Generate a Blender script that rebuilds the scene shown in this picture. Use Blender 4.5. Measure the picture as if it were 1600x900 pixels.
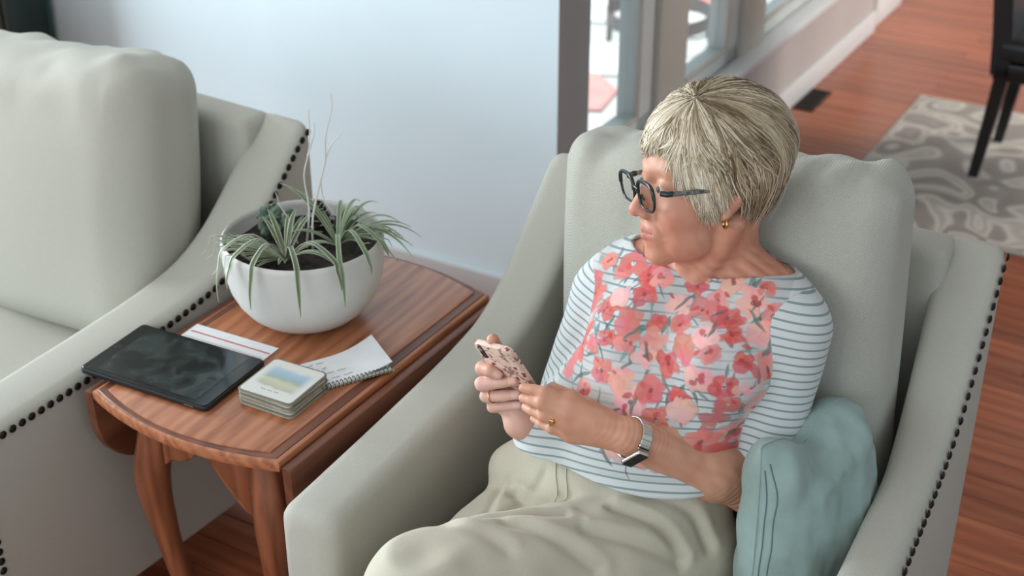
import bpy, bmesh, math, random
import numpy as np
from mathutils import Vector, Matrix, noise
for o in list(bpy.data.objects): bpy.data.objects.remove(o, do_unlink=True)
S = bpy.context.scene
COL = S.collection
R = math.radians
random.seed(7); rng = np.random.default_rng(7)

# ------------------------------------------------------------ camera, world, lights, exposure
cam_d = bpy.data.cameras.new('camera'); cam = bpy.data.objects.new('camera', cam_d); COL.objects.link(cam)
cam.location = (0, 0, 1.85); cam.rotation_euler = (R(90 - 29), 0, 0)
cam_d.sensor_width = 36; cam_d.lens = 36 * 2268 / 1600
cam_d.dof.use_dof = True; cam_d.dof.focus_distance = 2.03; cam_d.dof.aperture_fstop = 4.2
S.camera = cam
S.view_settings.view_transform = 'Standard'; S.view_settings.look = 'None'
S.view_settings.gamma = 1; S.view_settings.use_curve_mapping = False
S.view_settings.exposure = 0.08
W = bpy.data.worlds.new('world'); S.world = W; W.use_nodes = True
W.node_tree.nodes['Background'].inputs[0].default_value = (0.80, 0.92, 1.0, 1)
W.node_tree.nodes['Background'].inputs[1].default_value = 0.8

def area(name, loc, target, sx, sy, power, col):
    d = bpy.data.lights.new(name, 'AREA'); d.shape = 'RECTANGLE'; d.size = sx; d.size_y = sy; d.energy = power; d.color = col
    o = bpy.data.objects.new(name, d); COL.objects.link(o); o.location = loc
    o.rotation_euler = (Vector(target) - Vector(loc)).to_track_quat('-Z', 'Y').to_euler()
    return o
# daylight falling in through the tall windows behind and beside the photographer, plus one added fill
area('daylight_glass_door', (-4.90, 4.30, 1.35), (-0.3, 2.9, 0.7), 2.2, 2.2, 350, (0.84, 0.94, 1.0))
area('daylight_front_window', (-3.0, -1.2, 2.3), (-0.3, 2.6, 0.6), 3.0, 1.2, 66, (0.86, 0.95, 1.0))
dl_ = area('far_floor_fill', (4.13, 4.3, 2.1), (1.9, 5.3, 0.0), 1.6, 1.2, 36, (1.0, 0.96, 0.90)); dl_.data.spread = R(95)  # added fill lamp with a narrow spread, brightens the far floor and rug
sun_d = bpy.data.lights.new('sun', 'SUN'); sun_d.energy = 4.5; sun_d.angle = R(2); sun_d.color = (1, .96, .9)
sun = bpy.data.objects.new('sun', sun_d); COL.objects.link(sun)
sun.rotation_euler = Vector((0.0, 0.02, -1.0)).to_track_quat('-Z', 'Y').to_euler()

# ------------------------------------------------------------ materials
def srgb(r, g, b):
    f = lambda c: (c/255/12.92 if c/255 <= .04045 else ((c/255+.055)/1.055)**2.4)
    return (f(r), f(g), f(b), 1)
class NT:
    def __init__(s, name):
        s.m = bpy.data.materials.new(name); s.m.use_nodes = True; s.t = s.m.node_tree
        s.b = s.t.nodes['Principled BSDF']
    def n(s, typ, **kw):
        x = s.t.nodes.new(typ)
        for k, v in kw.items():
            if k.startswith('i_'):
                k = k[2:].replace('_', ' '); x.inputs[k].default_value = v
            else: setattr(x, k, v)
        return x
    def l(s, a, b): s.t.links.new(a, b)
    def set(s, **kw):
        for k, v in kw.items(): s.b.inputs[k.replace('_', ' ')].default_value = v
def ramp(N, stops):
    r = N.n('ShaderNodeValToRGB'); e = r.color_ramp.elements
    while len(e) < len(stops): e.new(.5)
    for x, (p, c) in zip(e, stops): x.position = p; x.color = c
    return r
def plain(name, col, rough=.5, metal=0, **kw):
    N = NT(name); N.set(Base_Color=col, Roughness=rough, Metallic=metal)
    for k, v in kw.items(): N.b.inputs[k.replace('_', ' ')].default_value = v
    return N.m
def mottled(name, c1, c2, scale=6, rough=.7, bump=0, bscale=200, coord='Object', sheen=0, voro=False, detail=4):
    N = NT(name); tc = N.n('ShaderNodeTexCoord')
    no = N.n('ShaderNodeTexNoise', i_Scale=scale, i_Detail=detail); N.l(tc.outputs[coord], no.inputs['Vector'])
    r = ramp(N, [(.35, c1), (.65, c2)]); N.l(no.outputs['Fac'], r.inputs['Fac'])
    N.l(r.outputs['Color'], N.b.inputs['Base Color']); N.set(Roughness=rough)
    if sheen: N.set(Sheen_Weight=sheen)
    if bump:
        if voro: b0 = N.n('ShaderNodeTexVoronoi', i_Scale=bscale); out = b0.outputs['Distance']
        else: b0 = N.n('ShaderNodeTexNoise', i_Scale=bscale, i_Detail=2); out = b0.outputs['Fac']
        N.l(tc.outputs[coord], b0.inputs['Vector'])
        bp = N.n('ShaderNodeBump', i_Strength=bump, i_Distance=.002); N.l(out, bp.inputs['Height']); N.l(bp.outputs['Normal'], N.b.inputs['Normal'])
    return N.m
def wood(name, dark, mid, light, axis=1, scale=1.0, rough=.32, obj_random=False):
    N = NT(name); tc = N.n('ShaderNodeTexCoord'); mp = N.n('ShaderNodeMapping')
    sc = [26*scale]*3; sc[axis] = 2.2*scale; mp.inputs['Scale'].default_value = sc
    N.l(tc.outputs['Object'], mp.inputs['Vector'])
    if obj_random:
        oi = N.n('ShaderNodeObjectInfo'); mu = N.n('ShaderNodeVectorMath', operation='SCALE'); cx = N.n('ShaderNodeCombineXYZ')
        for i in range(3): N.l(oi.outputs['Random'], cx.inputs[i])
        N.l(cx.outputs[0], mu.inputs[0]); mu.inputs['Scale'].default_value = 37
        N.l(mu.outputs[0], mp.inputs['Location'])
    n1 = N.n('ShaderNodeTexNoise', i_Scale=1.0, i_Detail=5, i_Distortion=.6); N.l(mp.outputs[0], n1.inputs['Vector'])
    mp2 = N.n('ShaderNodeMapping'); s2 = [9*scale]*3; s2[axis] = .8*scale; mp2.inputs['Scale'].default_value = s2
    N.l(tc.outputs['Object'], mp2.inputs['Vector'])
    wv = N.n('ShaderNodeTexWave', i_Scale=1.1, i_Distortion=5.0, i_Detail=2, wave_type='BANDS', bands_direction='DIAGONAL'); wv.inputs['Detail Scale'].default_value = 1.2
    N.l(mp2.outputs[0], wv.inputs['Vector'])
    mx = N.n('ShaderNodeMix', data_type='FLOAT'); mx.inputs[0].default_value = .22
    N.l(n1.outputs['Fac'], mx.inputs[2]); N.l(wv.outputs['Fac'], mx.inputs[3])
    r = ramp(N, [(.22, dark), (.5, mid), (.78, light)]); N.l(mx.outputs[0], r.inputs['Fac'])
    if obj_random:
        hs = N.n('ShaderNodeHueSaturation'); mr = N.n('ShaderNodeMapRange'); mr.inputs['To Min'].default_value = .8; mr.inputs['To Max'].default_value = 1.2
        N.l(oi.outputs['Random'], mr.inputs['Value']); N.l(mr.outputs[0], hs.inputs['Value']); N.l(r.outputs['Color'], hs.inputs['Color'])
        N.l(hs.outputs[0], N.b.inputs['Base Color'])
    else: N.l(r.outputs['Color'], N.b.inputs['Base Color'])
    N.set(Roughness=rough)
    bp = N.n('ShaderNodeBump', i_Strength=.12, i_Distance=.001); N.l(n1.outputs['Fac'], bp.inputs['Height']); N.l(bp.outputs['Normal'], N.b.inputs['Normal'])
    return N.m
MAT = {}
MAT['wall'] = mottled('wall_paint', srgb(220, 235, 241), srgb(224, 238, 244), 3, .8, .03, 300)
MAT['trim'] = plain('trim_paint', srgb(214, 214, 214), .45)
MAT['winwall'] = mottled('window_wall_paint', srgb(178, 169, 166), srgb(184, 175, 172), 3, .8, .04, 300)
MAT['ceiling'] = plain('ceiling_paint', srgb(225, 225, 222), .9)
def weave(name, c1, c2, per=.0026, strength=.35, rough=.92):
    N = NT(name); tc = N.n('ShaderNodeTexCoord'); sx = N.n('ShaderNodeSeparateXYZ')
    no = N.n('ShaderNodeTexNoise', i_Scale=60, i_Detail=2); N.l(tc.outputs['Object'], no.inputs['Vector'])
    dm = N.n('ShaderNodeVectorMath', operation='MULTIPLY_ADD'); dm.inputs[1].default_value = (.0016,)*3
    N.l(no.outputs['Color'], dm.inputs[0]); N.l(tc.outputs['Object'], dm.inputs[2]); N.l(dm.outputs[0], sx.inputs[0])
    k = 2*math.pi/per
    def sw(a, b, f):
        ad = N.n('ShaderNodeMath', operation='ADD'); N.l(sx.outputs[a], ad.inputs[0]); N.l(sx.outputs[b], ad.inputs[1])
        mu = N.n('ShaderNodeMath', operation='MULTIPLY'); mu.inputs[1].default_value = k*f; N.l(ad.outputs[0], mu.inputs[0])
        si = N.n('ShaderNodeMath', operation='SINE'); N.l(mu.outputs[0], si.inputs[0]); return si
    a = sw(0, 1, 1.0); b = sw(2, 1, .8)
    m = N.n('ShaderNodeMath', operation='MULTIPLY'); N.l(a.outputs[0], m.inputs[0]); N.l(b.outputs[0], m.inputs[1])
    mr = N.n('ShaderNodeMapRange'); mr.inputs['From Min'].default_value = -1; N.l(m.outputs[0], mr.inputs['Value'])
    n3 = N.n('ShaderNodeTexNoise', i_Scale=320, i_Detail=3); N.l(tc.outputs['Object'], n3.inputs['Vector'])
    mx = N.n('ShaderNodeMix', data_type='FLOAT'); mx.inputs[0].default_value = .45; N.l(mr.outputs[0], mx.inputs[2]); N.l(n3.outputs['Fac'], mx.inputs[3])
    r = ramp(N, [(.2, c1), (.8, c2)]); N.l(mx.outputs[0], r.inputs['Fac']); N.l(r.outputs['Color'], N.b.inputs['Base Color'])
    N.set(Roughness=rough, Sheen_Weight=.1)
    bp = N.n('ShaderNodeBump', i_Strength=strength, i_Distance=.0012); N.l(mx.outputs[0], bp.inputs['Height']); N.l(bp.outputs['Normal'], N.b.inputs['Normal'])
    return N.m
MAT['linen'] = weave('cream_linen', srgb(170, 168, 156), srgb(188, 186, 175), .0022, .3)
MAT['linen2'] = weave('cream_woven_linen', srgb(162, 162, 150), srgb(194, 193, 182), .0042, .6)
MAT['teal'] = mottled('teal_cotton', srgb(134, 156, 150), srgb(144, 166, 161), 30, .85, .2, 500, sheen=.2)
MAT['teal_dark'] = plain('teal_piping', srgb(88, 112, 112), .8)
MAT['nail'] = plain('dark_bronze', srgb(38, 33, 30), .4, .7)
MAT['floor'] = wood('cherry_floor', srgb(126, 66, 42), srgb(158, 88, 58), srgb(178, 106, 72), 0, 1.2, .26, True)
MAT['floor_gap'] = plain('floor_gap', srgb(70, 38, 25), .5)
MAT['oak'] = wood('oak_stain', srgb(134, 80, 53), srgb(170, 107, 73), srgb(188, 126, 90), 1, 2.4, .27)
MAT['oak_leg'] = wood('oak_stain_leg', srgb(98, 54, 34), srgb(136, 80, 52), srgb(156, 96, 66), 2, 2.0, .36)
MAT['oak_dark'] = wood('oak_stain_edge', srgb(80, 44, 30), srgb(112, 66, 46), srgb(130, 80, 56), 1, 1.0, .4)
MAT['black_wood'] = plain('black_lacquer', srgb(22, 22, 24), .35)
MAT['black_leather'] = mottled('black_leather', srgb(24, 24, 26), srgb(32, 32, 34), 20, .45, .2, 300)
MAT['ceramic'] = mottled('white_ceramic', srgb(206, 206, 200), srgb(211, 211, 206), 20, .5, .04, 120)
MAT['soil'] = mottled('potting_soil', srgb(30, 24, 20), srgb(66, 54, 44), 90, .95, .8, 160)

# ------------------------------------------------------------ mesh helpers
def mesh(name, verts, faces, smooth=True, angle=None):
    me = bpy.data.meshes.new(name); me.from_pydata([tuple(map(float, v)) for v in verts], [], [tuple(map(int, f)) for f in faces])
    me.update()
    bm = bmesh.new(); bm.from_mesh(me); bmesh.ops.recalc_face_normals(bm, faces=bm.faces); bm.to_mesh(me); bm.free()
    if smooth:
        me.polygons.foreach_set('use_smooth', [True]*len(me.polygons))
        if angle: 
            try: me.set_sharp_from_angle(angle=R(angle))
            except Exception: pass
    return me
def link(name, me, mat=None, parent=None, loc=(0, 0, 0), rot=(0, 0, 0)):
    o = bpy.data.objects.new(name, me); COL.objects.link(o)
    if mat and me and not me.materials: me.materials.append(MAT[mat] if isinstance(mat, str) else mat)
    o.location = loc; o.rotation_euler = rot
    if parent: o.parent = parent
    return o
def tag(o, label=None, cat=None, group=None, kind=None):
    for k, v in (('label', label), ('category', cat), ('group', group), ('kind', kind)):
        if v: o[k] = v
    return o
def thing(name, label, cat, loc=(0, 0, 0), rz=0, group=None):
    o = bpy.data.objects.new(name, None); COL.objects.link(o); o.location = loc; o.rotation_euler = (0, 0, rz); o.empty_display_size = .1
    return tag(o, label, cat, group)
def frame(name, loc, yaw): # a plain holder for the room's own pieces
    o = bpy.data.objects.new(name, None); COL.objects.link(o); o.location = loc; o.rotation_euler = (0, 0, -R(yaw)); return o
def bm_mesh(name, bm, smooth=True, angle=35):
    me = bpy.data.meshes.new(name); bmesh.ops.recalc_face_normals(bm, faces=bm.faces); bm.to_mesh(me); bm.free()
    if smooth:
        me.polygons.foreach_set('use_smooth', [True]*len(me.polygons))
        try: me.set_sharp_from_angle(angle=R(angle))
        except Exception: pass
    return me
def boxm(x0, x1, y0, y1, z0, z1, bev=0, seg=2, name='box'):
    bm = bmesh.new(); bmesh.ops.create_cube(bm, size=1)
    for v in bm.verts:
        v.co = Vector(((x0+x1)/2+v.co.x*(x1-x0), (y0+y1)/2+v.co.y*(y1-y0), (z0+z1)/2+v.co.z*(z1-z0)))
    if bev: bmesh.ops.bevel(bm, geom=bm.edges[:], offset=bev, segments=seg, profile=.5, affect='EDGES')
    return bm_mesh(name, bm)
def loft(secs, closed_caps=True, name='loft', angle=50):
    secs = [np.asarray(s, float) for s in secs]; n = len(secs[0]); V = np.vstack(secs); F = []
    for i in range(len(secs)-1):
        for j in range(n):
            k = (j+1) % n; F.append((i*n+j, i*n+k, (i+1)*n+k, (i+1)*n+j))
    if closed_caps:
        F.append(tuple(range(n))[::-1]); b = (len(secs)-1)*n; F.append(tuple(range(b, b+n)))
    return mesh(name, V, F, True, angle)
def lathe(prof, n=48, name='lathe', angle=50, close=True):
    V = []; F = []
    for r, z in prof:
        for k in range(n):
            a = 2*math.pi*k/n; V.append((r*math.cos(a), r*math.sin(a), z))
    for i in range(len(prof)-1):
        for k in range(n):
            k2 = (k+1) % n; F.append((i*n+k, i*n+k2, (i+1)*n+k2, (i+1)*n+k))
    if close: F.append(tuple(range(n))[::-1]); b = (len(prof)-1)*n; F.append(tuple(range(b, b+n)))
    return mesh(name, V, F, True, angle)
def catmull(P, m=6):
    P = [np.asarray(p, float) for p in P]; Q = [2*P[0]-P[1]] + P + [2*P[-1]-P[-2]]; out = []
    for i in range(1, len(Q)-2):
        for t in np.linspace(0, 1, m, endpoint=False):
            a, b, c, d = Q[i-1:i+3]
            out.append(.5*((2*b)+(-a+c)*t+(2*a-5*b+4*c-d)*t*t+(-a+3*b-3*c+d)*t**3))
    out.append(P[-1]); return np.array(out)
def tube_vf(P, rad, n=8, flat=1.0, base=0):
    P = np.asarray(P, float); m = len(P); rad = np.broadcast_to(np.asarray(rad, float), (m,))
    T = np.gradient(P, axis=0); T /= np.linalg.norm(T, axis=1)[:, None]+1e-12
    up = np.array([0, 0, 1.]) if abs(T[0][2]) < .9 else np.array([1., 0, 0])
    a = np.cross(T[0], up); a /= np.linalg.norm(a); V = []
    for i in range(m):
        a = a - T[i]*(a@T[i]); a /= np.linalg.norm(a)+1e-12; b = np.cross(T[i], a)
        for k in range(n):
            t = 2*math.pi*k/n; V.append(P[i]+rad[i]*(a*math.cos(t)+b*flat*math.sin(t)))
    F = []
    for i in range(m-1):
        for k in range(n):
            k2 = (k+1) % n; F.append((base+i*n+k, base+i*n+k2, base+(i+1)*n+k2, base+(i+1)*n+k))
    F.append(tuple(base+k for k in range(n))[::-1]); F.append(tuple(base+(m-1)*n+k for k in range(n)))
    return V, F
def tube(P, rad, n=8, flat=1.0, name='tube'):
    V, F = tube_vf(P, rad, n, flat); return mesh(name, V, F, True, 60)
def prism(poly, z0, z1, bev=0, seg=2, name='prism', axis='z'):
    bm = bmesh.new(); vs = [bm.verts.new((p[0], p[1], z0)) for p in poly]; f = bm.faces.new(vs)
    r = bmesh.ops.extrude_face_region(bm, geom=[f]); 
    for v in [g for g in r['geom'] if isinstance(g, bmesh.types.BMVert)]: v.co.z = z1
    if bev:
        es = [e for e in bm.edges if abs(e.verts[0].co.z-e.verts[1].co.z) < 1e-9]
        bmesh.ops.bevel(bm, geom=es, offset=bev, segments=seg, profile=.5, affect='EDGES')
    for v in bm.verts:
        x, y, z = v.co
        if axis == 'x': v.co = (z, x, y)      # poly in (y,z), extruded along x
        elif axis == 'y': v.co = (x, z, y)    # poly in (x,z), extruded along y
    return bm_mesh(name, bm)
def softbox(w, d, h, r, n=26, fn=None, name='cushion'):
    """rounded box w x d x h with corner radius r; fn(P, N) may move the points"""
    V = []; F = []; idx = {}
    def vid(p):
        k = (round(p[0], 5), round(p[1], 5), round(p[2], 5))
        if k not in idx: idx[k] = len(V); V.append(p)
        return idx[k]
    g = np.linspace(-1, 1, n+1); g = np.sign(g)*(1-(1-np.abs(g))**1.35)
    for ax in range(3):
        for sg in (-1, 1):
            for i in range(n):
                for j in range(n):
                    q = []
                    for a, b in ((i, j), (i+1, j), (i+1, j+1), (i, j+1)):
                        p = [0, 0, 0]; p[ax] = sg; p[(ax+1) % 3] = g[a]; p[(ax+2) % 3] = g[b]; q.append(vid(tuple(p)))
                    F.append(q)
    C = np.array(V)*np.array([w/2, d/2, h/2])
    core = np.array([w/2-r, d/2-r, h/2-r]); core = np.maximum(core, 1e-4)
    K = np.clip(C, -core, core); D = C-K; L = np.linalg.norm(D, axis=1)[:, None]+1e-9
    # keep cushions round: points on a flat side stay put, corner points go to radius r
    P = np.where(L > 1e-6, K+D/L*np.minimum(r, np.maximum(np.max(np.abs(D), axis=1)[:, None], 1e-6)), C)
    N = P/np.array([w/2, d/2, h/2])
    if fn: P = fn(P, N)
    return mesh(name, P, F, True)
def nz(P, scale, seed=0.0, amp=1.0):
    return amp*np.array([noise.noise(Vector((p[0]*scale+seed, p[1]*scale+seed*1.7, p[2]*scale-seed))) for p in P])
# ------------------------------------------------------------ the room: y runs along the window wall, x into the room
RY = 30.0; RO = (0.106, 3.164, 0)
rx = Vector((math.cos(R(RY)), -math.sin(R(RY)), 0)); ry = Vector((math.sin(R(RY)), math.cos(R(RY)), 0))
def rw(x, y, z=0): return Vector(RO)+rx*x+ry*y+Vector((0, 0, z))
def struct(name, me, mat, label=None):
    o = link(name, me, mat, None, RO, (0, 0, -R(RY))); return tag(o, label, kind='structure')
def join_boxes(boxes, bev=0):
    bm = bmesh.new()
    for b in boxes:
        me = boxm(*b, bev); bm.from_mesh(me); bpy.data.meshes.remove(me)
    return bm_mesh('boxes', bm)
floor = struct('floor', join_boxes([(-4.2, 4.6, -5.2, 0.0, -.1, -.006), (-.02, 4.6, 0.0, 6.5, -.1, -.006)]), 'floor_gap', 'reddish cherry plank floor of the sitting room')
pw = .075; plank_me = {}
y = -2.45; row = 0; count = 0
while y < 4.3:
    x0 = -.016 if y > -.001 else -.75
    x = x0; first = True
    xe = 2.75
    while x < xe-.02:
        L = random.choice((.8, 1.1, 1.4, 1.75))
        if first: L = random.choice((.4, .8, 1.1)); first = False
        if x+L > xe-.25: L = round(xe-x, 3)
        key = round(L, 3)
        if key not in plank_me:
            plank_me[key] = boxm(0, key-.0015, 0, pw-.0012, -.006, 0, .0012, 1, 'plank'); plank_me[key].materials.append(MAT['floor'])
        p = link('plank', plank_me[key], None, floor, (x, y, 0)); count += 1
        x += L
    y += pw; row += 1
ob = link('plank_field', join_boxes([(-4.2, -.76, -5.2, -.005, -.006, -.001), (-.75, 4.6, -5.2, -2.46, -.006, -.001), (2.76, 4.6, -2.45, 6.5, -.006, -.001), (-.01, 2.75, 4.31, 6.5, -.006, -.001)]), 'floor', floor)
ob['kind'] = 'stuff'

wall_back = struct('wall_back', boxm(-3.6, 0.0, 0.0, .16, 0, 3.3), 'wall', 'pale blue-grey wall behind the sofa and side table')
bb = struct('baseboard_back', boxm(-3.6, .012, -.014, .0, 0, .09, .004), 'trim')
# low wall below the windows, corner pier, header
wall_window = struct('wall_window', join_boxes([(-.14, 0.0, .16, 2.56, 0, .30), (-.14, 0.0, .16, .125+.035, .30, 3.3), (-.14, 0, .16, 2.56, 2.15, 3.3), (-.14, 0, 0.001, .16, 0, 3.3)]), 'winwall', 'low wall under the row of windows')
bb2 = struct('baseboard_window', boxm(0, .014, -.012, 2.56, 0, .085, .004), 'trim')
sill = struct('trim_1', boxm(-.03, .035, .10, 2.56, .285, .315, .008), 'trim', 'white window sill')
MAT['wframe'] = plain('window_frame_paint', srgb(203, 208, 206), .4)
MAT['wpost'] = plain('window_post_paint', srgb(182, 178, 170), .5)
G = NT('window_glass'); G.t.nodes.remove(G.b)
tr = G.n('ShaderNodeBsdfTransparent'); gl = G.n('ShaderNodeBsdfGlossy', i_Roughness=.02); lw = G.n('ShaderNodeMath', operation='MULTIPLY'); lw0 = G.n('ShaderNodeLayerWeight', i_Blend=.3); lw.inputs[1].default_value = .18; G.l(lw0.outputs['Facing'], lw.inputs[0]); mxs = G.n('ShaderNodeMixShader')
tr.inputs[0].default_value = (.95, .98, .98, 1)
G.l(lw.outputs[0], mxs.inputs[0]); G.l(tr.outputs[0], mxs.inputs[1]); G.l(gl.outputs[0], mxs.inputs[2]); G.l(mxs.outputs[0], G.t.nodes['Material Output'].inputs[0])
MAT['glass'] = G.m
def window(i, y0, y1, label):
    w = struct('window_%d' % i, join_boxes([(-.09, -.03, y0, y0+.028, .31, 2.15), (-.09, -.03, y1-.10, y1, .31, 2.15), (-.09, -.03, y0, y1, .31, .365), (-.09, -.03, y0, y1, 2.09, 2.15)], .006), 'wframe', label)
    link('pane', boxm(-.062, -.056, y0+.028, y1-.10, .365, 2.09), 'glass', w)
    link('bead', join_boxes([(-.034, -.022, y0+.028, y1-.10, .362, .374), (-.034, -.022, y1-.106, y1-.094, .362, 2.09)], .002), 'wpost', w)
window(1, .122, .60, 'first window beside the plain wall, white frame')
window(2, .79, 1.215, 'second window, seen above the woman\'s head')
window(3, 1.40, 2.2, 'third window, farthest along the wall')
for a, b in ((.60, .79), (1.215, 1.40), (2.2, 2.56)):
    struct('trim_2', boxm(-.12, -.012, a, b, .31, 2.15, .01), 'wpost', 'grey post between two windows')
struct('trim_3', join_boxes([(-.05, .004, 2.56, 2.60, 0, 3.3)]), 'wpost')
struct('trim_4', join_boxes([(-.2, .0, 2.60, 2.95, 0, .12), (-.2, -.03, 2.60, 6.0, 0, 3.3)], .004), 'trim')
struct('ceiling', boxm(-4.2, 4.6, -5.2, 0.16, 3.3, 3.4), 'ceiling'); struct('ceiling', boxm(-.14, 4.6, .16, 6.5, 3.3, 3.4), 'ceiling')
struct('wall_right', boxm(4.5, 4.6, -5.2, 6.5, 0, 3.3), 'wall')
# floor register in front of the low wall
v = thing('floor_vent', 'dark brown metal floor vent beside the window wall', 'vent', rw(.05, 1.76, .0), -R(RY))
MAT['vent'] = plain('vent_metal', srgb(50, 40, 36), .5, .4)
link('vent_frame', join_boxes([(-.035, -.028, -.1, .1, .0005, .006), (.028, .035, -.1, .1, .0005, .006), (-.035, .035, -.1, -.092, .0005, .006), (-.035, .035, .092, .1, .0005, .006), (-.03, .03, -.095, .095, .0005, .002)], .001), 'vent', v)
sl = boxm(-.028, .028, -.003, .003, .002, .005); sl.materials.append(MAT['vent'])
for k in range(13): link('louver', sl, None, v, (0, -.084+k*.014, 0))
# tall cabinet at the far left, its dark side towards the room
cb = thing('tall_cabinet', 'tall grey-fronted cabinet with dark green side at the left end of the wall', 'cabinet', rw(-1.614, 0, 0), -R(RY))
MAT['cab_side'] = mottled('dark_green_lacquer', srgb(18, 34, 32), srgb(24, 46, 42), 3, .4); MAT['cab_front'] = plain('cabinet_grey', srgb(104, 106, 98), .7)
link('side_panel', boxm(-.02, 0, -.172, -.02, 0.0005, 2.2, .003), 'cab_side', cb)
link('edge_post', boxm(-.035, .004, -.035, -.016, 0.0005, 2.2, .005), plain('green_post', srgb(34, 70, 64), .45), cb)
link('carcass', boxm(-1.2, -.02, -.165, -.018, 0.0005, 2.19, .003), 'cab_side', cb)
for k in range(3):
    d_ = link('door', boxm(-.02-(k+1)*.39, -.024-k*.39, -.185, -.166, .06, 2.17, .004), 'cab_front', cb)
    link('rail', boxm(-.085-k*.39-.012, -.085-k*.39, -.189, -.184, .10, 2.13, .002), plain('cabinet_strip', srgb(74, 76, 70), .7), d_)
# ------------------------------------------------------------ the terrace outside
patio = struct('patio', boxm(-6.5, -.14, .17, 9.0, -.25, -.12), plain('patio_mortar', srgb(205, 210, 212), .9), 'bright terrace of pale and pink paving beyond the windows')
stone_mats = [mottled('stone_%d' % i, srgb(*c), srgb(*[min(255, k+14) for k in c]), 9, .8, .2, 60) for i, c in enumerate([(222, 228, 230), (206, 214, 218), (214, 158, 156), (196, 134, 132), (226, 222, 224)])]
for i in range(9):
    for j in range(13):
        cx = -.42-i*.42+random.uniform(-.04, .04); cy = .42+j*.42+random.uniform(-.04, .04)
        k = random.randint(5, 7); ph = random.random()*6
        poly = [(math.cos(ph+2*math.pi*q/k)*random.uniform(.17, .235), math.sin(ph+2*math.pi*q/k)*random.uniform(.17, .235)) for q in range(k)]
        me = prism(poly, 0, .015, .006, 1, 'flagstone'); me.materials.append(stone_mats[random.choice((0, 2, 3, 4, 2, 3, 0))])
        link('flagstone', me, None, patio, (cx, cy, -.12+random.uniform(0, .004)), (0, 0, 0))
pt = thing('patio_table', 'grey metal hoop stand with thin upright post on the terrace', 'patio table', rw(-.80, 2.35, -.105), -R(RY))
MAT['grey_metal'] = plain('grey_painted_metal', srgb(120, 122, 122), .5, .5)
ring = [(math.cos(a)*.21, math.sin(a)*.21, .10) for a in np.linspace(0, 2*math.pi, 49)]
bmh = []
for r_, z_ in ((.205, .07), (.212, .07), (.212, .125), (.205, .125), (.205, .07)): bmh.append((r_, z_))
link('hoop', lathe(bmh, 56, 'hoop', 30, close=False), 'grey_metal', pt)
link('post', tube([(-.16, -.12, 0), (-.16, -.12, 1.1)], .012, 10), 'grey_metal', pt)
for a in (.6, 2.7, 4.8): link('leg', tube([(math.cos(a)*.205, math.sin(a)*.205, 0), (math.cos(a)*.205, math.sin(a)*.205, .1)], .010, 8), 'grey_metal', pt)

# ------------------------------------------------------------ rug and dining chair
N = NT('scroll_rug'); tc = N.n('ShaderNodeTexCoord')
n1 = N.n('ShaderNodeTexNoise', i_Scale=2.6, i_Detail=1.0, i_Distortion=1.6); N.l(tc.outputs['Object'], n1.inputs['Vector'])
sn = N.n('ShaderNodeMath', operation='MULTIPLY'); sn.inputs[1].default_value = 26; N.l(n1.outputs['Fac'], sn.inputs[0])
si = N.n('ShaderNodeMath', operation='SINE'); N.l(sn.outputs[0], si.inputs[0])
r = ramp(N, [(.0, srgb(146, 134, 126)), (.42, srgb(156, 146, 138)), (.55, srgb(190, 182, 170)), (.8, srgb(204, 197, 185)), (1, srgb(176, 166, 156))])
ma = N.n('ShaderNodeMapRange'); ma.inputs['From Min'].default_value = -1; N.l(si.outputs[0], ma.inputs['Value']); N.l(ma.outputs[0], r.inputs['Fac'])
N.l(r.outputs['Color'], N.b.inputs['Base Color']); N.set(Roughness=.95, Sheen_Weight=.2)
n2 = N.n('ShaderNodeTexNoise', i_Scale=400); N.l(tc.outputs['Object'], n2.inputs['Vector']); bp = N.n('ShaderNodeBump', i_Strength=.5, i_Distance=.004); N.l(n2.outputs['Fac'], bp.inputs['Height']); N.l(bp.outputs['Normal'], N.b.inputs['Normal'])
MAT['rug'] = N.m
rug = thing('area_rug', 'taupe and cream scroll-patterned rug under the black dining chair', 'rug', rw(1.57, 1.46, 0), -R(RY))
link('pile', boxm(-1.2, 1.2, -.51, .51, .0005, .012, .005), 'rug', rug)
link('binding', join_boxes([(-1.206, -1.198, -.516, .516, .0005, .010), (1.198, 1.206, -.516, .516, .0005, .010), (-1.2, 1.2, -.517, -.508, .0005, .010), (-1.2, 1.2, .508, .517, .0005, .010)], .002), plain('rug_binding', srgb(186, 180, 170), .9), rug)
dc = thing('dining_chair', 'black upholstered dining chair standing on the patterned rug', 'chair', rw(.70, 1.39, .012), -R(RY))
link('leg', loft([[(x+a, y+b, z) for a, b in ((-s, -s), (s, -s), (s, s), (-s, s))] for x, y, z, s in ((-.008, .0, 0, .014), (.012, .005, .18, .018), (.03, .01, .36, .021))], name='leg'), 'black_wood', dc)
link('leg', loft([[(x+a, y+b, z) for a, b in ((-s, -s), (s, -s), (s, s), (-s, s))] for x, y, z, s in ((-.008, .31, 0, .014), (.012, .305, .18, .018), (.03, .30, .36, .021))], name='leg'), 'black_wood', dc)
for yy in (.02, .29): link('leg', loft([[(.42+a, yy+b, z) for a, b in ((-s, -s), (s, -s), (s, s), (-s, s))] for z, s in ((0, .013), (.36, .02))], name='leg'), 'black_wood', dc)
link('seat_rail', boxm(.0, .44, -.02, .33, .315, .37, .008), 'black_wood', dc)
link('seat', softbox(.46, .36, .07, .025, 10), 'black_leather', dc, (.225, .155, .405))
link('backrest', loft([[(cx+a*t, b, z) for a, b in ((-1, -.02), (1, -.02), (1, .33), (-1, .33))] for cx, z, t in ((.02, .33, .026), (.012, .45, .028), (-.01, .62, .028), (-.05, .80, .026), (-.09, .95, .022))], name='back'), 'black_leather', dc)
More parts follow.
